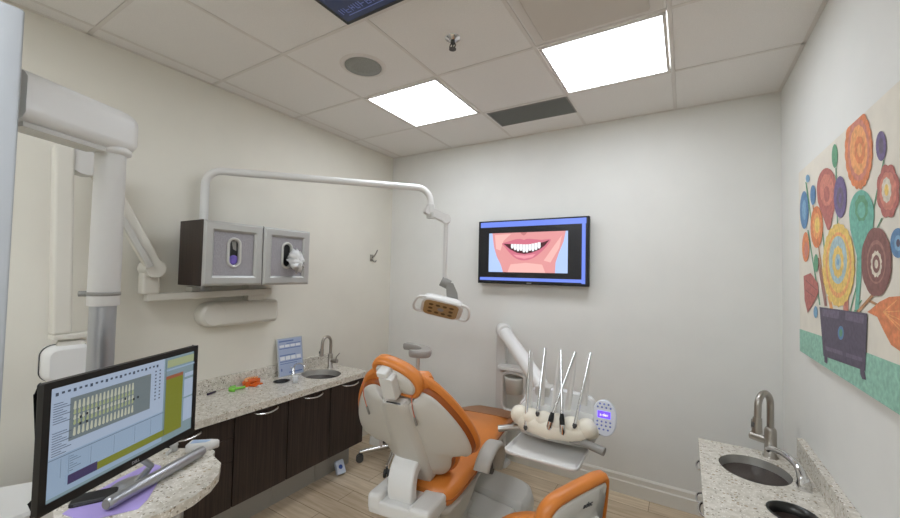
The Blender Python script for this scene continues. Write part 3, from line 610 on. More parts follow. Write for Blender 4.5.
# ================================================================== DELIVERY POST, ARM AND HEAD
t = thing('delivery_unit', 'white wall-side delivery post with long swing arm, cream instrument holder and tray', 'delivery unit', (1.30, -.10, 0))
D = Vector((1.30, -.10, 0))
def rd(x, y, z): return Vector((x, y, z))-D
MB().box(-.04, .04, -.02, .045, .0, 1.06).build('post', M_WHITE, t, .012)
MB().slab(rrect(.16, .14, .03), [(0, 0), (0, .02), (.008, .028)]).build('foot_plate', M_WHITE, t)
pv = rd(1.34, -.14, 1.09)
MB(frame(pv, (RT.x, RT.y, 0), (0, 0, 1))).slab(ellipse(.062, .062), [(.006, -.07), (0, -.062), (0, .062), (.006, .07)]).build('pivot', M_WHITE2, t)
MB().tube([pv, pv+(rd(1.90, -.86, .90)-pv)*.97, rd(1.90, -.86, .90)], [.052, .046, .03], 20).build('swing_arm', M_WHITE2, t)
MB().box(*[v for p in ((1.87, 1.96), ) for v in (p[0]-D.x, p[1]-D.x)], -.92-D.y, -.83-D.y, .84, .925).build('arm_end_block', M_LGREY, t, .008)
sh = rd(1.42, -.13, .80)
MB(Matrix.Translation(sh)).slab(rrect(.24, .12, .03), [(0, -.012), (0, .012), (.004, .016)]).build('shelf', M_WHITE, t)
MB(frame(rd(1.44, -.17, .62), (1, 0, 0), (0, 0, 1))).tube([(p[0], p[1], 0) for p in rrect(.19, .30, .05, 5)]+[(p[0], p[1], 0) for p in rrect(.19, .30, .05, 5)][:1], .012, 10).build('bracket_ring', M_WHITE, t)
MB().lathe([(.03, -.14), (.065, -.13), (.075, -.02), (.078, .0), (.07, .0), (.06, -.12)], rd(1.44, -.15, .74), 24).build('cup', mat('cloudy_cup', (205, 202, 192), .5), t)
# head
yh0, xa_, xb_ = -1.06, 1.80, 2.225
body = smooth_pts([(xa_-D.x, -.99-D.y), (xa_+.03-D.x, -1.08-D.y), (2.0-D.x, -1.11-D.y), (xb_-.03-D.x, -1.08-D.y), (xb_-D.x, -.99-D.y), (xb_-.04-D.x, -.86-D.y), (xa_+.04-D.x, -.86-D.y)], 4)
MB().slab(body, [(.03, .70), (.004, .725), (0, .75), (.0, .80), (.02, .83)]).build('head_body', M_LGREY, t)
b = MB(); n_ = 7
rr = random.Random(5)
for i in range(6):
    x = 1.84+i*.070; b.ell(rd(x, -1.07-.02*math.sin(PI*i/5), .797+rr.uniform(-.003, .004)), (.05, .052, .05), 20)
b.tube([rd(1.83, -1.03, .785), rd(1.87, -1.08, .775), rd(2.0, -1.105, .772), rd(2.16, -1.085, .778), rd(2.22, -1.03, .79)], [.04, .048, .05, .048, .04], 16)
b.build('instrument_holder', M_CREAMRUB, t)
FF = frame(rd(2.0, -.90, .785), (1, 0, 0), (0, .18, 1))
MB(FF).slab(smooth_pts([(-.19, 0), (.19, 0), (.20, .06), (.17, .12), (.05, .135), (-.08, .13), (-.16, .11), (-.2, .05)], 4), [(0, -.03), (0, .02), (.01, .035)]).build('film_cover', M_FILM, t)
# handpieces + whip arms: (top px, bottom px front, kind)
def inst(tx, ty, bx, by, rod=None, chuck=None, k=0):
    T_ = at(tx, ty, 'y', -1.00)-D; Bq = at(bx, by, 'y', -1.135)-D
    g = thing('dental_handpiece', '', 'dental handpiece', (D.x, D.y, 0), 0, 'handpieces in the instrument holder')
    MB().tube([Bq, Bq+(T_-Bq)*.25, Bq+(T_-Bq)*.9, T_], [.008, .0075, .006, .007], 12).build('shank', M_CHROME, g)
    if chuck:
        c1 = at(*chuck, 'y', -1.15)-D
        MB().tube([Bq+(Bq-c1)*.35, Bq, Bq+(c1-Bq)*.35], [.009, .013, .013], 14).build('grip', M_BLACK, g)
        MB().tube([Bq+(c1-Bq)*.35, Bq+(c1-Bq)*.8, c1], [.0145, .014, .007], 14).build('connector', M_CHROME, g)
    else:
        MB().tube([Bq+(T_-Bq)*.03, Bq, Bq+(Bq-T_).normalized()*.012], [.010, .011, .005], 12).build('tip', M_DGREY, g)
    return g
hl = ['silver handpiece farthest left in the cream instrument holder, nearest the swing arm', 'slim silver handpiece, second from the swing arm side of the instrument holder', 'silver handpiece with black connector crossing the middle of the instrument holder',
      'silver handpiece with black connector standing upright in the middle of the holder', 'silver handpiece in the instrument holder nearest the control panel']
for q, (a_, lb) in enumerate(zip(((530, 350, 525.5, 428, None, None), (545, 348, 537.5, 414, None, None), (575, 352, 551.5, 417, None, (548.5, 430)), (561, 350, 562, 419, None, (562.5, 435)), (590.5, 353, 574.5, 426, None, None)), hl)):
    inst(*a_)['label'] = lb
b = MB()
for tx, ty, bx, by in ((531.5, 352, 529, 410), (545.5, 348, 541, 405), (561, 349, 553.5, 412), (575.5, 352, 567.5, 410), (589, 353, 584, 405)):
    T_ = at(tx, ty, 'y', -.985)-D; Bq = at(bx, by, 'y', -1.03)-D
    MB().tube([Bq, Bq+(T_-Bq)*.6, T_], [.016, .014, .008], 12).build('whip_arm', M_WHITE2, t)
# control panel
FF = frame(rd(2.268, -1.04, .862), (1, 0, 0), (0, .12, 1))
pn = MB(FF).slab([(x*1.0, y) for x, y in smooth_pts([(-.05, .0), (-.048, .05), (-.02, .082), (.02, .082), (.052, .045), (.058, -.01), (.045, -.06), (.015, -.085), (-.02, -.08), (-.042, -.05)][::-1], 3)], [(.004, -.012), (0, -.006), (0, .006), (.004, .01)]).build('control_panel', mat('panel_white', (225, 230, 240), .3), t)
MB(FF).box(-.03, .03, .0, .032, .0101, .011).build('display', mat('violet_display', (92, 62, 240), .3, emit=1.1), pn)
text('display_digits', 'a-dec', .018, frame(FF @ Vector((0, .015, .0113)), (1, 0, 0), (0, .12, 1)), mat('digit_white', (225, 225, 255), .3, emit=1), pn)
b = MB(FF)
for j, y in enumerate((.066, .05, -.018, -.036, -.054)):
    for i in range(4 if j not in (0, 4) else 3): b.slab(ellipse(.0048, .0045, 10, -.03+i*.02+(.01 if j in (0, 4) else 0), y), [(0, .0101), (.001, .0115)])
b.build('buttons', mat('button_blue', (96, 116, 200), .4), pn)
MB().box(2.235-D.x, 2.262-D.x, -1.035-D.y, -1.015-D.y, .77, .82).build('panel_bracket', M_GREY, t, .004)
# grey handles
MB().tube([rd(2.12, -1.10, .735), rd(2.2, -1.115, .745), rd(2.285, -1.13, .733)], [.013, .019, .019], 16, sx=1.2).build('handle', M_GREY, t)
MB().tube([rd(1.86, -1.06, .735), rd(1.80, -1.09, .728), rd(1.735, -1.12, .715)], [.013, .015, .017], 16, sx=1.4).build('handle', M_STEEL, t)
# tray
tr = rrect(.37, .29, .035, 5, 2.0-D.x, -1.095-D.y)
b = MB(); b.loft([[(p[0], p[1], z) for p in inset(tr, di)] for di, z in ((.012, .645), (.0, .652), (-.002, .668), (.004, .668), (.012, .657), (.02, .655))], 0, True, True)
b.build('tray', M_WHITE2, t)
MB().box(1.97-D.x, 2.03-D.x, -.97-D.y, -.93-D.y, .66, .72).build('tray_bracket', M_LGREY, t, .004)
# ================================================================== ASSISTANT HOLDER
t = thing('assistant_holder', 'grey curved instrument holder on a slim stem behind the headrest', 'instrument holder', (1.12, -1.02, 0))
F0 = Matrix.Translation(Vector((0, 0, 1.045)))
horse = smooth_pts([(-.17, .05), (-.15, .085), (-.05, .08), (.05, .04), (.12, -.02), (.15, -.10), (.11, -.15), (.04, -.16), (.01, -.13), (.06, -.10), (.05, -.05), (-.02, -.0), (-.10, .02), (-.16, .02)][::-1], 3)
MB(F0 @ Matrix.Scale(.92, 4)).slab(horse, [(.006, -.012), (0, 0), (0, .024), (.007, .034)]).build('tray_arm', mat('holder_grey', (158, 153, 146), .45), t)
MB().cyl((-.01, .0, .02), (-.01, .0, 1.04), .014).build('stem', mat('cloudy_stem', (200, 198, 190), .3), t)
MB().slab(ellipse(.11, .11, 28), [(0, 0), (0, .02), (.02, .03)]).build('base', M_LGREY, t)
# ================================================================== DENTAL CHAIR
CH = thing('dental_chair', 'orange upholstered dental chair with light grey back shell and white lift base', 'dental chair', (1.42, -1.28, 0), .12)
P0 = Vector((0, -.08, .48)); av = Vector((0, -.30, .50)).normalized()
BF = frame(P0, (1, 0, 0), av)                    # z axis = x cross a
zb = BF.col[2].xyz                                # points backwards? make sign
sb_ = 1 if zb.y < 0 else -1
half = [(0, .05), (.085, .055), (.135, .09), (.168, .15), (.185, .21), (.222, .257), (.268, .258), (.297, .28), (.307, .33), (.29, .42), (.248, .515), (.195, .595), (.158, .625), (.112, .635), (.07, .60), (0, .58)]
def sym(h, dx=.006): return [(x+dx, y) for x, y in h]+[(-x+dx, y) for x, y in h[-2:0:-1]]
shell = [(p[0], p[1]) for p in smooth_pts([Vector(p) for p in sym(half)], 4)]
def lay(l): return [(d_, sb_*z) for d_, z in l] if sb_ > 0 else [(d_, -z) for d_, z in l][::1]
def dome(out, M, specs, m, name, mats, par):
    """rings scaled towards the middle line: (inset, scale_x, scale_y, z)"""
    rg = []
    cy_ = sum(p[1] for p in out)/len(out)
    for di, sx, sy, z in specs:
        o_ = inset(out, di) if di else out
        rg.append([((p[0]-.012)*sx+.012, cy_+(p[1]-cy_)*sy, sb_*z) for p in o_])
    return MB(M).loft(rg, m, True).build(name, mats, par)
dome(shell, BF, [(0, 1, 1, -.008), (-.004, 1, 1, .004), (.0, 1, 1, .012), (.012, 1, 1, .018), (.0, .8, .9, .034), (0, .5, .8, .045), (0, .2, .72, .05)], 0, 'back_shell', M_SHELL, CH)
edge = [(p[0], p[1]) for p in inset(shell, -.010)]
dome(edge, BF, [(.02, 1, 1, .006), (0, 1, 1, -.004), (-.006, 1, 1, -.02), (-.004, 1, 1, -.032), (.006, 1, 1, -.036)], 0, 'piping', M_ORSEAM, CH)
cush = [(p[0], p[1]+(.045*max(0, 1-abs(abs(p[0])-.10)/.12) if p[1] > .5 else 0)) for p in inset(shell, -.03)]
dome(cush, BF, [(.015, 1, 1, -.024), (.0, 1, 1, -.030), (-.003, 1, 1, -.040), (.0, 1, 1, -.052), (.010, 1, 1, -.062), (.03, .98, .99, -.068), (0, .6, .85, -.06), (0, .3, .7, -.052)], 0, 'back_cushion', M_ORANGE, CH)
# spine
sp = smooth_pts([Vector(p) for p in ((-.03, .605), (-.055, .60), (-.07, .53), (-.095, .3), (-.10, .12), (-.095, .05), (.055, .05), (.075, .12), (.085, .3), (.075, .53), (.065, .60), (.04, .605))][::1], 3)
MB(BF).loft([[(p[0]*s1+.0, p[1], sb_*z) for p in sp] for s1, z in ((1.15, .012), (1.06, .045), (.92, .062), (.5, .066))], 0, True).build('spine_cover', M_SHELL, CH)
MB(BF).loft([[(p[0], p[1], sb_*z) for p in rrect(.075, .022, .005, 3, .01, .60)] for z in (.03, .062)], 0, False).build('headrest_slot', M_DGREY, CH)
MB(BF).loft([[(p[0], p[1], sb_*z) for p in rrect(.11, .04, .008, 3, .01, .592)] for z in (.03, .058)], 0, False).build('neck_collar', M_WHITE, CH, .003)
# headrest
hv = Vector((0, -.08, .17)).normalized(); HFm = frame((.022, -.397, 1.002), (1, 0, 0), hv)
hs = [(-.06, .03), (.05, .0), (.105, .01), (.130, .06), (.115, .115), (.06, .165), (-.035, .2), (-.095, .192), (-.118, .15), (-.10, .09)]
hs = [(p[0]*.94, p[1]*.94) for p in smooth_pts([Vector(p) for p in hs], 4)]
def hring(di, z, s=1): return [((p[0])*s, .095+(p[1]-.095)*s, sb_*z) for p in (inset(hs, di) if di else hs)]
MB(HFm).loft([hring(.022, .02), hring(.012, .028), hring(0, .018), hring(-.004, -.004), hring(0, -.03), hring(.02, -.05), hring(0, -.055, .5)], 0, True).build('headrest_cushion', M_ORANGE, CH)
MB(HFm).loft([hring(.024, .012), hring(.026, .026), hring(.036, .031), hring(0, .034, .4)], 0, True).build('headrest_shell', M_SHELL, CH)
MB(HFm).loft([[(p[0], p[1], sb_*z) for p in inset(rrect(.076, .12, .014, 4, -.012, .082), di)] for di, z in ((0, .02), (0, .062), (.006, .072))], 0, True).build('headrest_bracket', M_WHITE, CH)
MB(HFm).loft([[(p[0], p[1], sb_*z) for p in inset(rrect(.054, .032, .01, 4, -.026, .152), di)] for di, z in ((0, .02), (0, .066), (.006, .072))], 0, True).build('release_lever', M_WHITE2, CH)
# neck pillow roll seen beside the headrest
MB(HFm).tube([(-.135, -.02, -sb_*.045), (-.12, -.005, -sb_*.05), (0, .02, -sb_*.06), (.12, .05, -sb_*.05), (.14, .055, -sb_*.045)], [.025, .045, .05, .045, .025], 16).build('neck_pillow', M_ORANGE, CH)
# cords with tags
for s_, v0, v1, xx in ((-1, .665, .54, -.165), (1, .655, .53, .095)):
    MB(BF).tube([(xx, v0+.0, sb_*.02), (xx+.004, (v0+v1)/2, sb_*.05), (xx+.002, v1, sb_*.055)], .0022, 8).build('cord', mat('orange_cord', (205, 110, 80), .6), CH)
    MB(BF).tube([(xx+.002, v1, sb_*.055), (xx, v1-.05, sb_*.056)], .0055, 8).build('cord_toggle', M_GREY, CH)
# seat + leg cushion by stations
def station(y, w, zt, th, n=20, bulge=.5):
    out = []
    for i in range(n):
        a = 2*PI*i/n; c, s_ = math.cos(a), math.sin(a)
        out.append((w*math.copysign(abs(c)**.55, c), y, zt-th/2+th/2*math.copysign(abs(s_)**.6, s_)))
    return out
st = [(-.20, .12, .485, .06), (-.19, .16, .495, .095), (-.16, .19, .505, .115), (-.08, .21, .525, .125), (.05, .224, .54, .12), (.25, .228, .55, .11), (.45, .225, .56, .10), (.62, .215, .55, .10), (.80, .205, .525, .09), (.97, .19, .49, .08), (1.05, .175, .475, .07), (1.085, .15, .462, .05)]
MB().loft([station(*s_) for s_ in st], 0, True).build('seat_cushion', M_ORANGE, CH)
MB().loft([station(y, w+.005, zt-th*.5, .014) for y, w, zt, th in st[1:-1]], 0, True).build('seat_piping', M_ORSEAM, CH)
MB().loft([station(y, w-.012, zt-th+.012, .05 if y < .9 else .03) for y, w, zt, th in st[1:-1]], 0, True).build('seat_shell', M_SHELL, CH)
MB().loft([station(y, w, zt, .008) for y, w, zt in ((.80, .2, .528), (.84, .205, .522), (.90, .202, .510), (1.0, .192, .489), (1.08, .165, .474), (1.12, .14, .468))], 0, True).build('toe_cover', M_MAT, CH)
# seat side housing and pedestal
side = [[(-.15, -.12, .45), (.15, -.12, .45), (.20, .1, .47), (.19, .42, .46), (-.19, .42, .46), (-.20, .1, .47)], [(-.13, -.12, .36), (.15, -.12, .36), (.19, .1, .33), (.16, .34, .36), (-.16, .34, .36), (-.19, .1, .33)], [(-.12, -.10, .2), (.12, -.10, .2), (.14, .1, .2), (.12, .28, .2), (-.12, .28, .2), (-.14, .1, .2)]]
MB().loft(side[::-1], 0, False).build('under_seat_housing', M_SHELL, CH, .02, 3)
MB().slab(rrect(.30, .44, .06, 5, 0, .08), [(0, .0), (0, .18), (.03, .22)]).build('pedestal', M_SHELL, CH)
MB().slab(rrect(.42, .75, .1, 6, .0, .15), [(0, .0), (0, .03), (.02, .05)]).build('floor_plate', M_LGREY, CH)
# white lift housing with saddle
for xa0, xb0, zt in ((-.175, -.10, .492), (.05, .165, .478)):
    MB().box(xa0, xb0, -.37, -.12, .405, zt).build('lift_housing', M_WHITE2, CH, .022, 4)
MB().box(-.17, .16, -.365, -.10, .395, .462).build('lift_saddle', M_WHITE2, CH, .012, 3)
MB().slab(rrect(.17, .2, .03, 4, .02, -.2), [(0, .03), (0, .40)]).build('lift_column', M_LGREY, CH)
lk = smooth_pts([(-.035, -.20, .62), (-.03, -.258, .585), (-.022, -.292, .54), (-.018, -.30, .49), (-.018, -.285, .45)], 4, False)
rg = []
for i, p in enumerate(lk):
    tt = (lk[min(i+1, len(lk)-1)]-lk[max(i-1, 0)]).normalized(); nrm = Vector((0, tt.z, -tt.y)).normalized(); hw = .072-.006*i/len(lk)
    rg.append([p+Vector((x, 0, 0))+nrm*z for x, z in inset([(-hw, -.03), (hw, -.03), (hw, .03), (-hw, .03)], 0)])
MB().loft(rg, 0, False).build('link_arm', M_WHITE2, CH, .012, 3)
# armrests
def armrest(s_):
    pts = smooth_pts([(s_*.315, -.10, .58), (s_*.322, -.08, .62), (s_*.325, -.02, .65), (s_*.325, .06, .652), (s_*.325, .13, .622), (s_*.318, .18, .56), (s_*.30, .19, .47)], 4, False); rg = []
    for i, p in enumerate(pts):
        tt = (pts[min(i+1, len(pts)-1)]-pts[max(i-1, 0)]).normalized(); lt = Vector((1, 0, 0)); nrm = lt.cross(tt).normalized()
        rg.append([p+lt*x+nrm*z for x, z in rrect(.082, .04, .019, 4)])
    return MB().loft(rg, 0, True)
for s_ in (-1, 1): armrest(s_).build('armrest', mat('armrest_grey', (172, 169, 161), .5), CH)
for s_ in (-1, 1): MB().cyl((s_*.17, .16, .48), (s_*.29, .16, .49), .045).build('armrest_pivot', M_DGREY, CH)
# grey covers right of the base
inv = (Matrix.Translation(Vector((1.42, -1.28, 0))) @ Matrix.Rotation(.12, 4, 'Z')).inverted()
MB(inv).slab([(p[0], p[1]) for p in smooth_pts([Vector(p) for p in ((1.36, -.86), (1.55, -.885), (1.76, -.905), (1.815, -.83), (1.80, -.70), (1.72, -.60), (1.55, -.57), (1.36, -.60))], 4)], [(0, .02), (0, .15), (.012, .19), (.04, .205)]).build('footrest_cover', M_LGREY, CH)
MB(inv).slab([(p[0], p[1]) for p in smooth_pts([Vector(p) for p in ((1.38, -1.08), (1.55, -1.12), (1.72, -1.13), (1.775, -1.05), (1.765, -.91), (1.66, -.885), (1.38, -.87))], 4)], [(0, .0), (0, .14), (.010, .18), (.03, .19)]).build('side_cover', M_LGREY, CH)
# ================================================================== STOOLS
def stool(name, label, loc, rz, zs, back, group='dental stools'):
    t = thing(name, label, 'stool', loc, rz, group)
    MB().lathe([(.035, .075), (.045, .08), (.045, .14), (.03, .16), (.025, zs-.07)], n=24).build('gas_lift', M_CHROME, t)
    for i in range(5):
        a = 2*PI*i/5+.3; ca, sa = math.cos(a), math.sin(a)
        l = MB().tube([(ca*.03, sa*.03, .115), (ca*.16, sa*.16, .10), (ca*.295, sa*.295, .078)], [.026, .022, .017], 12, sx=.8).build('leg', M_CHROME, t)
        MB().cyl((ca*.295-sa*.022, sa*.295+ca*.022, .03), (ca*.295-sa*.008, sa*.295+ca*.008, .03), .03).cyl((ca*.295+sa*.022, sa*.295-ca*.022, .03), (ca*.295+sa*.008, sa*.295-ca*.008, .03), .03).cyl((ca*.295, sa*.295, .03), (ca*.295, sa*.295, .08), .009).build('caster', M_DGREY, l)
    MB().lathe([(.05, zs-.075), (.17, zs-.065), (.185, zs-.05), (.185, zs-.045)], n=36).build('seat_pan', M_SHELL, t)
    MB().lathe([(.18, zs-.048), (.20, zs-.035), (.205, zs-.015), (.195, zs+.008), (.15, zs+.016), (.001, zs+.012)], n=36).build('seat', M_ORANGE, t)
    return t
s1 = stool('assistant_stool', 'low stool on chrome casters half hidden behind the dental chair', (.55, -.52, 0), -.165, .44, False)
# operator stool: backrest faces away from camera
bw_ = .385; A0 = Vector((2.174, -1.80, 0)); lt = Vector((.465, .885, 0)).normalized(); fwd = Vector((-lt.y, lt.x, 0)); mid = A0+lt*bw_/2
sc_ = mid+fwd*.17
ang = math.atan2(lt.y, lt.x)
s2 = stool('operator_stool', 'operator stool with orange rimmed grey backrest in the foreground', (sc_.x, sc_.y, 0), ang, .49, True)
# local: x = lateral, y = forward (away from camera)
SF = frame((0, -.17, .60), (1, 0, 0), (0, -.10, 1))
rim = [(-.165, -.08), (.125, -.08), (.150, .05), (.152, .18), (.145, .212), (.12, .222), (.04, .217), (-.07, .205), (-.13, .19), (-.17, .155), (-.19, .09), (-.19, .0)]
rim = [(p[0], p[1]) for p in smooth_pts([Vector(p) for p in rim], 4)]
sz = 1 if SF.col[2].xyz.y < 0 else -1
def rr_(o_, di, z, sx=1): return [(p[0]*sx, p[1], sz*z) for p in (inset(o_, di) if di else o_)]
MB(SF).loft([rr_(rim, .03, .012), rr_(rim, .022, .022), rr_(rim, .008, .024), rr_(rim, -.004, .008), rr_(rim, -.004, -.015), rr_(rim, .01, -.035), rr_(rim, .04, -.045)], 0, True).build('backrest', M_ORANGE, s2)
MB(SF).loft([rr_(rim, .026, .005), rr_(rim, .026, .02), rr_(rim, .034, .026), rr_(rim, .07, .030)], 0, True).build('backrest_shell', M_SHELL, s2)
MB(SF).loft([[(p[0], p[1], sz*z) for p in rrect(.085, .24, .012, 4, .045, -.03)] for z in (.028, .06)], 0, False).build('backrest_post', M_WHITE2, s2, .008, 3)
MB().tube(smooth_pts([(.045, -.215, .52), (.045, -.215, .42), (.05, -.14, .385), (0, -.03, .395)], 4, False), .018, 12, sx=1.5).build('backrest_arm', M_WHITE2, s2)
lf = frame(SF @ Vector((.02, .15, sz*.0315)), (1, 0, 0), (0, -.10, 1))
text('logo', 'adec', .026, lf, M_DGREY, s2, .0006, .3)
# ================================================================== RIGHT COUNTER
ZR = .682; XR = 2.672
SR = (2.885, -.795, .135, .15); HR = (2.958, -1.145, .075, .08)
top = counter([(XR, -2.0), (W-.001, -2.0), (W-.001, -.53), (XR, -.53)], ZR, .035, [ellipse(SR[2], SR[3], 36, SR[0], SR[1]), ellipse(HR[2], HR[3], 24, HR[0], HR[1])], 'countertop')
tag(top, 'beige speckled quartz countertop along the right wall below the painting', 'countertop')
MB().box(W-.032, W-.001, -2.0, -.50, ZR, ZR+.09).build('backsplash', M_QUARTZ, top, .002)
t = bowl('sink', *SR, ZR, .13, M_SINK, 'oval stainless sink set in the right counter near its far end')
t = thing('waste_chute', 'round dark waste opening in the right counter in front of the oval sink', 'opening', (HR[0], HR[1], ZR))
MB().loft([[(p[0], p[1], zz_) for p in ellipse(HR[2]*s, HR[3]*s, 28)] for s, zz_ in ((1.06, .002), (.94, .003), (.92, -.04), (.92, -.16), (.01, -.16))], 0, True, False).build('sleeve', mat('sleeve_dark', (60, 60, 58), .3, .7), t)
gooseneck((2.975, -.59, ZR), -.55, 'tall nickel gooseneck faucet standing behind the sink on the right counter', 1.2, -1)
t = thing('filler_tap', 'small curved chrome water tap on the right counter beside the backsplash', 'faucet', (3.04, -.895, ZR), 0)
MB().slab(rrect(.048, .05, .01), [(0, 0), (.001, .02), (.007, .045), (.01, .05)]).build('base', M_CHROME, t)
MB().tube(smooth_pts([(0, 0, .03), (-.012, .03, .075), (-.04, .10, .092), (-.075, .17, .085), (-.09, .195, .07)], 5, False), [.023, .022, .020, .018, .0165, .0155]+[.014]*15, 14).build('spout', M_CHROME, t)
for k, (y0, y1, lb) in enumerate(((-.86, -.54, 'cabinet under the right counter, farthest one below the sink'), (-1.42, -.86, 'cabinet under the right counter below the dark waste opening'), (-1.98, -1.42, 'nearest cabinet under the right counter'))):
    t = thing('base_cabinet', 'dark wood '+lb, 'cabinet', (0, y0, 0), 0, 'dark base cabinets under the right counter'); w = y1-y0
    MB().box(XR+.055, W-.002, .0015, w-.0015, .10, ZR-.036).build('body', M_WOOD, t); MB().box(XR+.10, W-.002, .0015, w-.0015, 0, .10).build('kick_panel', M_KICK, t)
    d = MB().box(XR+.035, XR+.054, .003, w-.003, .103, ZR-.045).build('door', M_WOOD, t, .0015)
    for zc_ in ((ZR-.075,) if k else (ZR-.075, ZR-.24)):
        cy_ = w*.5; MB().tube(smooth_pts([(XR+.036, cy_-.06, zc_), (XR-.002, cy_-.05, zc_-.004), (XR-.012, cy_, zc_-.008), (XR-.002, cy_+.05, zc_-.004), (XR+.036, cy_+.06, zc_)], 4, False), .005, 10).build('handle', M_CHROME, d)
# ================================================================== PAINTING
XP = W-.03
t = thing('flower_painting', 'large canvas painting of bright stylised flowers in a dark pot on the right wall', 'painting', (W-.001, -1.0, 1.2))
OP = Vector((W-.001, -1.0, 1.2))
MB().box(-.028, 0, -.75, .428, .017, .898).build('canvas', mat('canvas_ground', (230, 223, 208), .8, var=.02, scale=12, bump=.05), t)
pc = dict(cr=(222, 212, 192), te=(132, 190, 168), or_=(222, 122, 70), or2=(238, 158, 92), pu=(98, 82, 130), rd=(176, 92, 84), rd2=(205, 120, 100), bl=(72, 120, 168), bl2=(110, 160, 195), tl=(98, 176, 156), ye=(236, 196, 96), lb=(160, 190, 196), mr=(120, 72, 66), mr2=(152, 100, 90), po=(66, 58, 80), po2=(92, 82, 104), st=(176, 124, 80), gr=(84, 150, 110))
pc = {k: tuple(int(.82*a+.18*b) for a, b in zip(v, (222, 214, 200))) for k, v in pc.items()}; keys = list(pc); pm = [mat('paint_'+'abcdefghijklmnopqrs'[i], pc[k], .7, var=.08, scale=60) for i, k in enumerate(keys)]
pb = MB(); lev = [0]
def art(k, pts):
    lev[0] += 1; x = XP-.0004-.000018*lev[0]
    q = []
    for px, py in pts:
        v = at(px, py, 'x', XP); v.x = x; v.y = max(v.y, -1.748); v = v-OP; v.z = max(.018, min(.897, v.z)); v.y = min(.427, v.y); q.append(v)
    pb.poly(q, keys.index(k))
def el(k, cx, cy, rx, ry, n=26, sc=0, ns=9, tilt=0): art(k, [(cx+rx*math.cos(a)*(1+sc*abs(math.sin(a*ns/2)))+tilt*math.sin(a)*ry, cy+ry*math.sin(a)*(1+sc*abs(math.sin(a*ns/2)))) for a in [2*PI*i/n for i in range(n)]])
def ln(k, x0, y0, x1, y1, w=.8):
    dx, dy = x1-x0, y1-y0; l = math.hypot(dx, dy); nx, ny = -dy/l*w*.5, dx/l*w*.5; art(k, [(x0+nx, y0+ny), (x1+nx, y1+ny), (x1-nx, y1-ny), (x0-nx, y0-ny)])
def drop(k, cx, y0, y1, rx, ex=None):
    ex = cx if ex is None else ex; pts = []
    for i in range(25):
        a = PI*i/24; pts.append((cx+rx*math.cos(a), y0+(y1-y0)*.35-(y1-y0)*.35*math.sin(a)))
    pts += [(cx-rx*.9, y0+(y1-y0)*.55), (ex-1.2, y1), (ex+1.2, y1), (cx+rx*.9, y0+(y1-y0)*.55)]; art(k, pts)
yb = -1.748
# teal table area, straight on the canvas plane
lev[0] += 1
pb.poly([(XP-.0005-OP.x, .427, .018), (XP-.0005-OP.x, .427, .125), (XP-.0005-OP.x, .1, .135), (XP-.0005-OP.x, -.35, .145), (XP-.0005-OP.x, -.748, .15), (XP-.0005-OP.x, -.748, .018)], keys.index('te'))
for a_ in ((808, 230, 820, 305), (813, 205, 826, 300), (836, 168, 840, 300), (822, 228, 832, 306), (884, 160, 868, 235), (870, 235, 850, 312), (862, 300, 854, 312), (882, 218, 872, 240), (858, 240, 856, 312), (806, 182, 812, 225)): ln('st' if a_[0] % 2 else 'gr', *a_, 1.1)
ln('tl', 862, 240, 857, 310, 4); ln('st', 868, 300, 880, 306, 2.5); ln('st', 874, 294, 858, 312, 3); ln('mr2', 818, 258, 826, 306, 2.5); ln('rd2', 846, 300, 846, 312, 5); ln('or2', 829, 296, 832, 310, 3)
el('gr', 835, 156, 3, 12); el('or_', 859, 150, 13.5, 38, 60, .05, 20); el('rd2', 859, 150, 10.5, 30, 60, .06, 18); el('or2', 859, 150, 8.5, 24, 48, .06, 14); el('or_', 860, 150, 5, 13, 30, .1, 8); el('or2', 860, 150, 2.6, 7)
drop('rd', 827, 168, 230, 10, 829); el('rd2', 827, 190, 6.5, 15, 30, .1, 8); el('rd', 827, 194, 3, 8)
el('pu', 840.5, 197, 6.5, 21); el('po2', 840.5, 198, 3.5, 11); el('pu', 840.5, 198, 1.6, 5)
el('pu', 881.5, 146, 5.3, 15); el('po2', 881.5, 146, 2.5, 8)
el('rd', 888.5, 191, 10.5, 25, 48, .12, 8); el('rd2', 888.5, 191, 8, 18, 40, .1, 8); el('cr', 887, 190, 4.6, 12, 30, .1, 10); el('ye', 887, 190, 2.2, 6)
el('bl', 804.5, 210, 4.3, 19); el('bl2', 804.5, 210, 2, 10); el('bl', 813.2, 195, 2.7, 10); el('bl2', 808, 178.5, 2, 4)
el('or_', 817, 227, 6.2, 21); el('or2', 817, 226, 4, 13); el('ye', 817.5, 225, 2.5, 8)
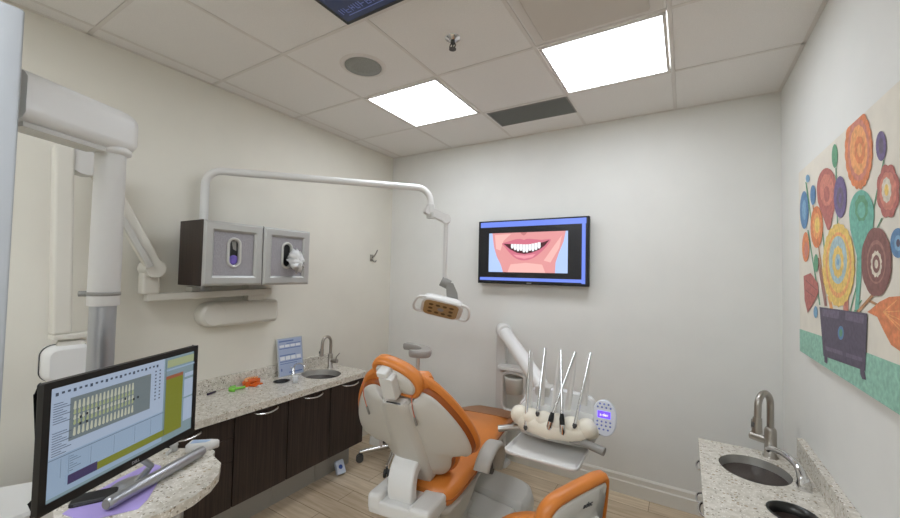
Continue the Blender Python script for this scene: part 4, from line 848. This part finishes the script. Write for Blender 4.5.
el('or_', 806, 247, 3.6, 15); el('rd2', 806.5, 250, 1.8, 8)
drop('tl', 862, 190, 262, 12.5, 860); el('gr', 862, 208, 6, 12, 30, .15, 8); el('tl', 862, 210, 4, 8)
el('ye', 839, 265, 15.5, 40, 60, .06, 22); el('or2', 839, 265, 12.5, 32, 50, .04, 20); el('ye', 839, 264, 11.2, 29); el('lb', 838.5, 260, 9, 24); el('ye', 838.5, 262, 5.4, 15, 30, .1, 10); el('lb', 838.5, 262, 3, 8); el('bl2', 838.5, 262, 1.2, 3.5)
el('mr', 877, 262, 15, 34, 40, .03, 8); el('mr2', 877, 262, 9.5, 22); el('mr', 877, 263, 8.3, 19); el('cr', 877, 264, 5, 12, 40, .16, 12); el('mr', 877, 264, 3.8, 9); el('cr', 877, 264, 1.8, 4.5)
el('bl', 899, 243, 8, 15); el('bl2', 899, 243, 4, 8); el('po', 899, 243, 2, 4)
art('rd', [(804, 276), (811, 273), (818, 283), (819, 293), (814, 303), (808, 313), (805, 300)]); ln('mr', 806, 280, 817, 290, .7); ln('mr', 806, 290, 815, 297, .7)
el('bl2', 816, 312, 2, 6); el('gr', 816.5, 263, 2.2, 9)
art('or_', [(872, 309), (880, 302), (890, 297), (903, 296), (918, 305), (922, 330), (914, 352), (902, 352), (892, 345), (884, 330), (878, 317), (868, 312)])
for k_ in range(5): ln('or2', 884, 312, 898+k_*4, 300+k_*11, 1)
art('po', [(820, 307), (868, 313.5), (866, 371), (824, 356)]); art('po2', [(823, 309), (840, 311), (839, 319), (823, 316)]); art('po2', [(846, 312), (865, 315), (864, 324), (846, 320)])
art('po2', [(826, 346), (863, 358), (863, 362), (826, 350)]); el('bl', 841.5, 333, 3, 7); el('gr', 841.5, 333, 1.6, 4)
art('po', [(825, 355), (828, 357), (828, 364), (825, 362)]); art('po', [(861, 368), (865, 370), (867, 380), (863, 379), (861, 374)]); art('po', [(843, 350), (847, 352), (846, 364), (844, 362)])
pb.build('painted_flowers', pm, t)
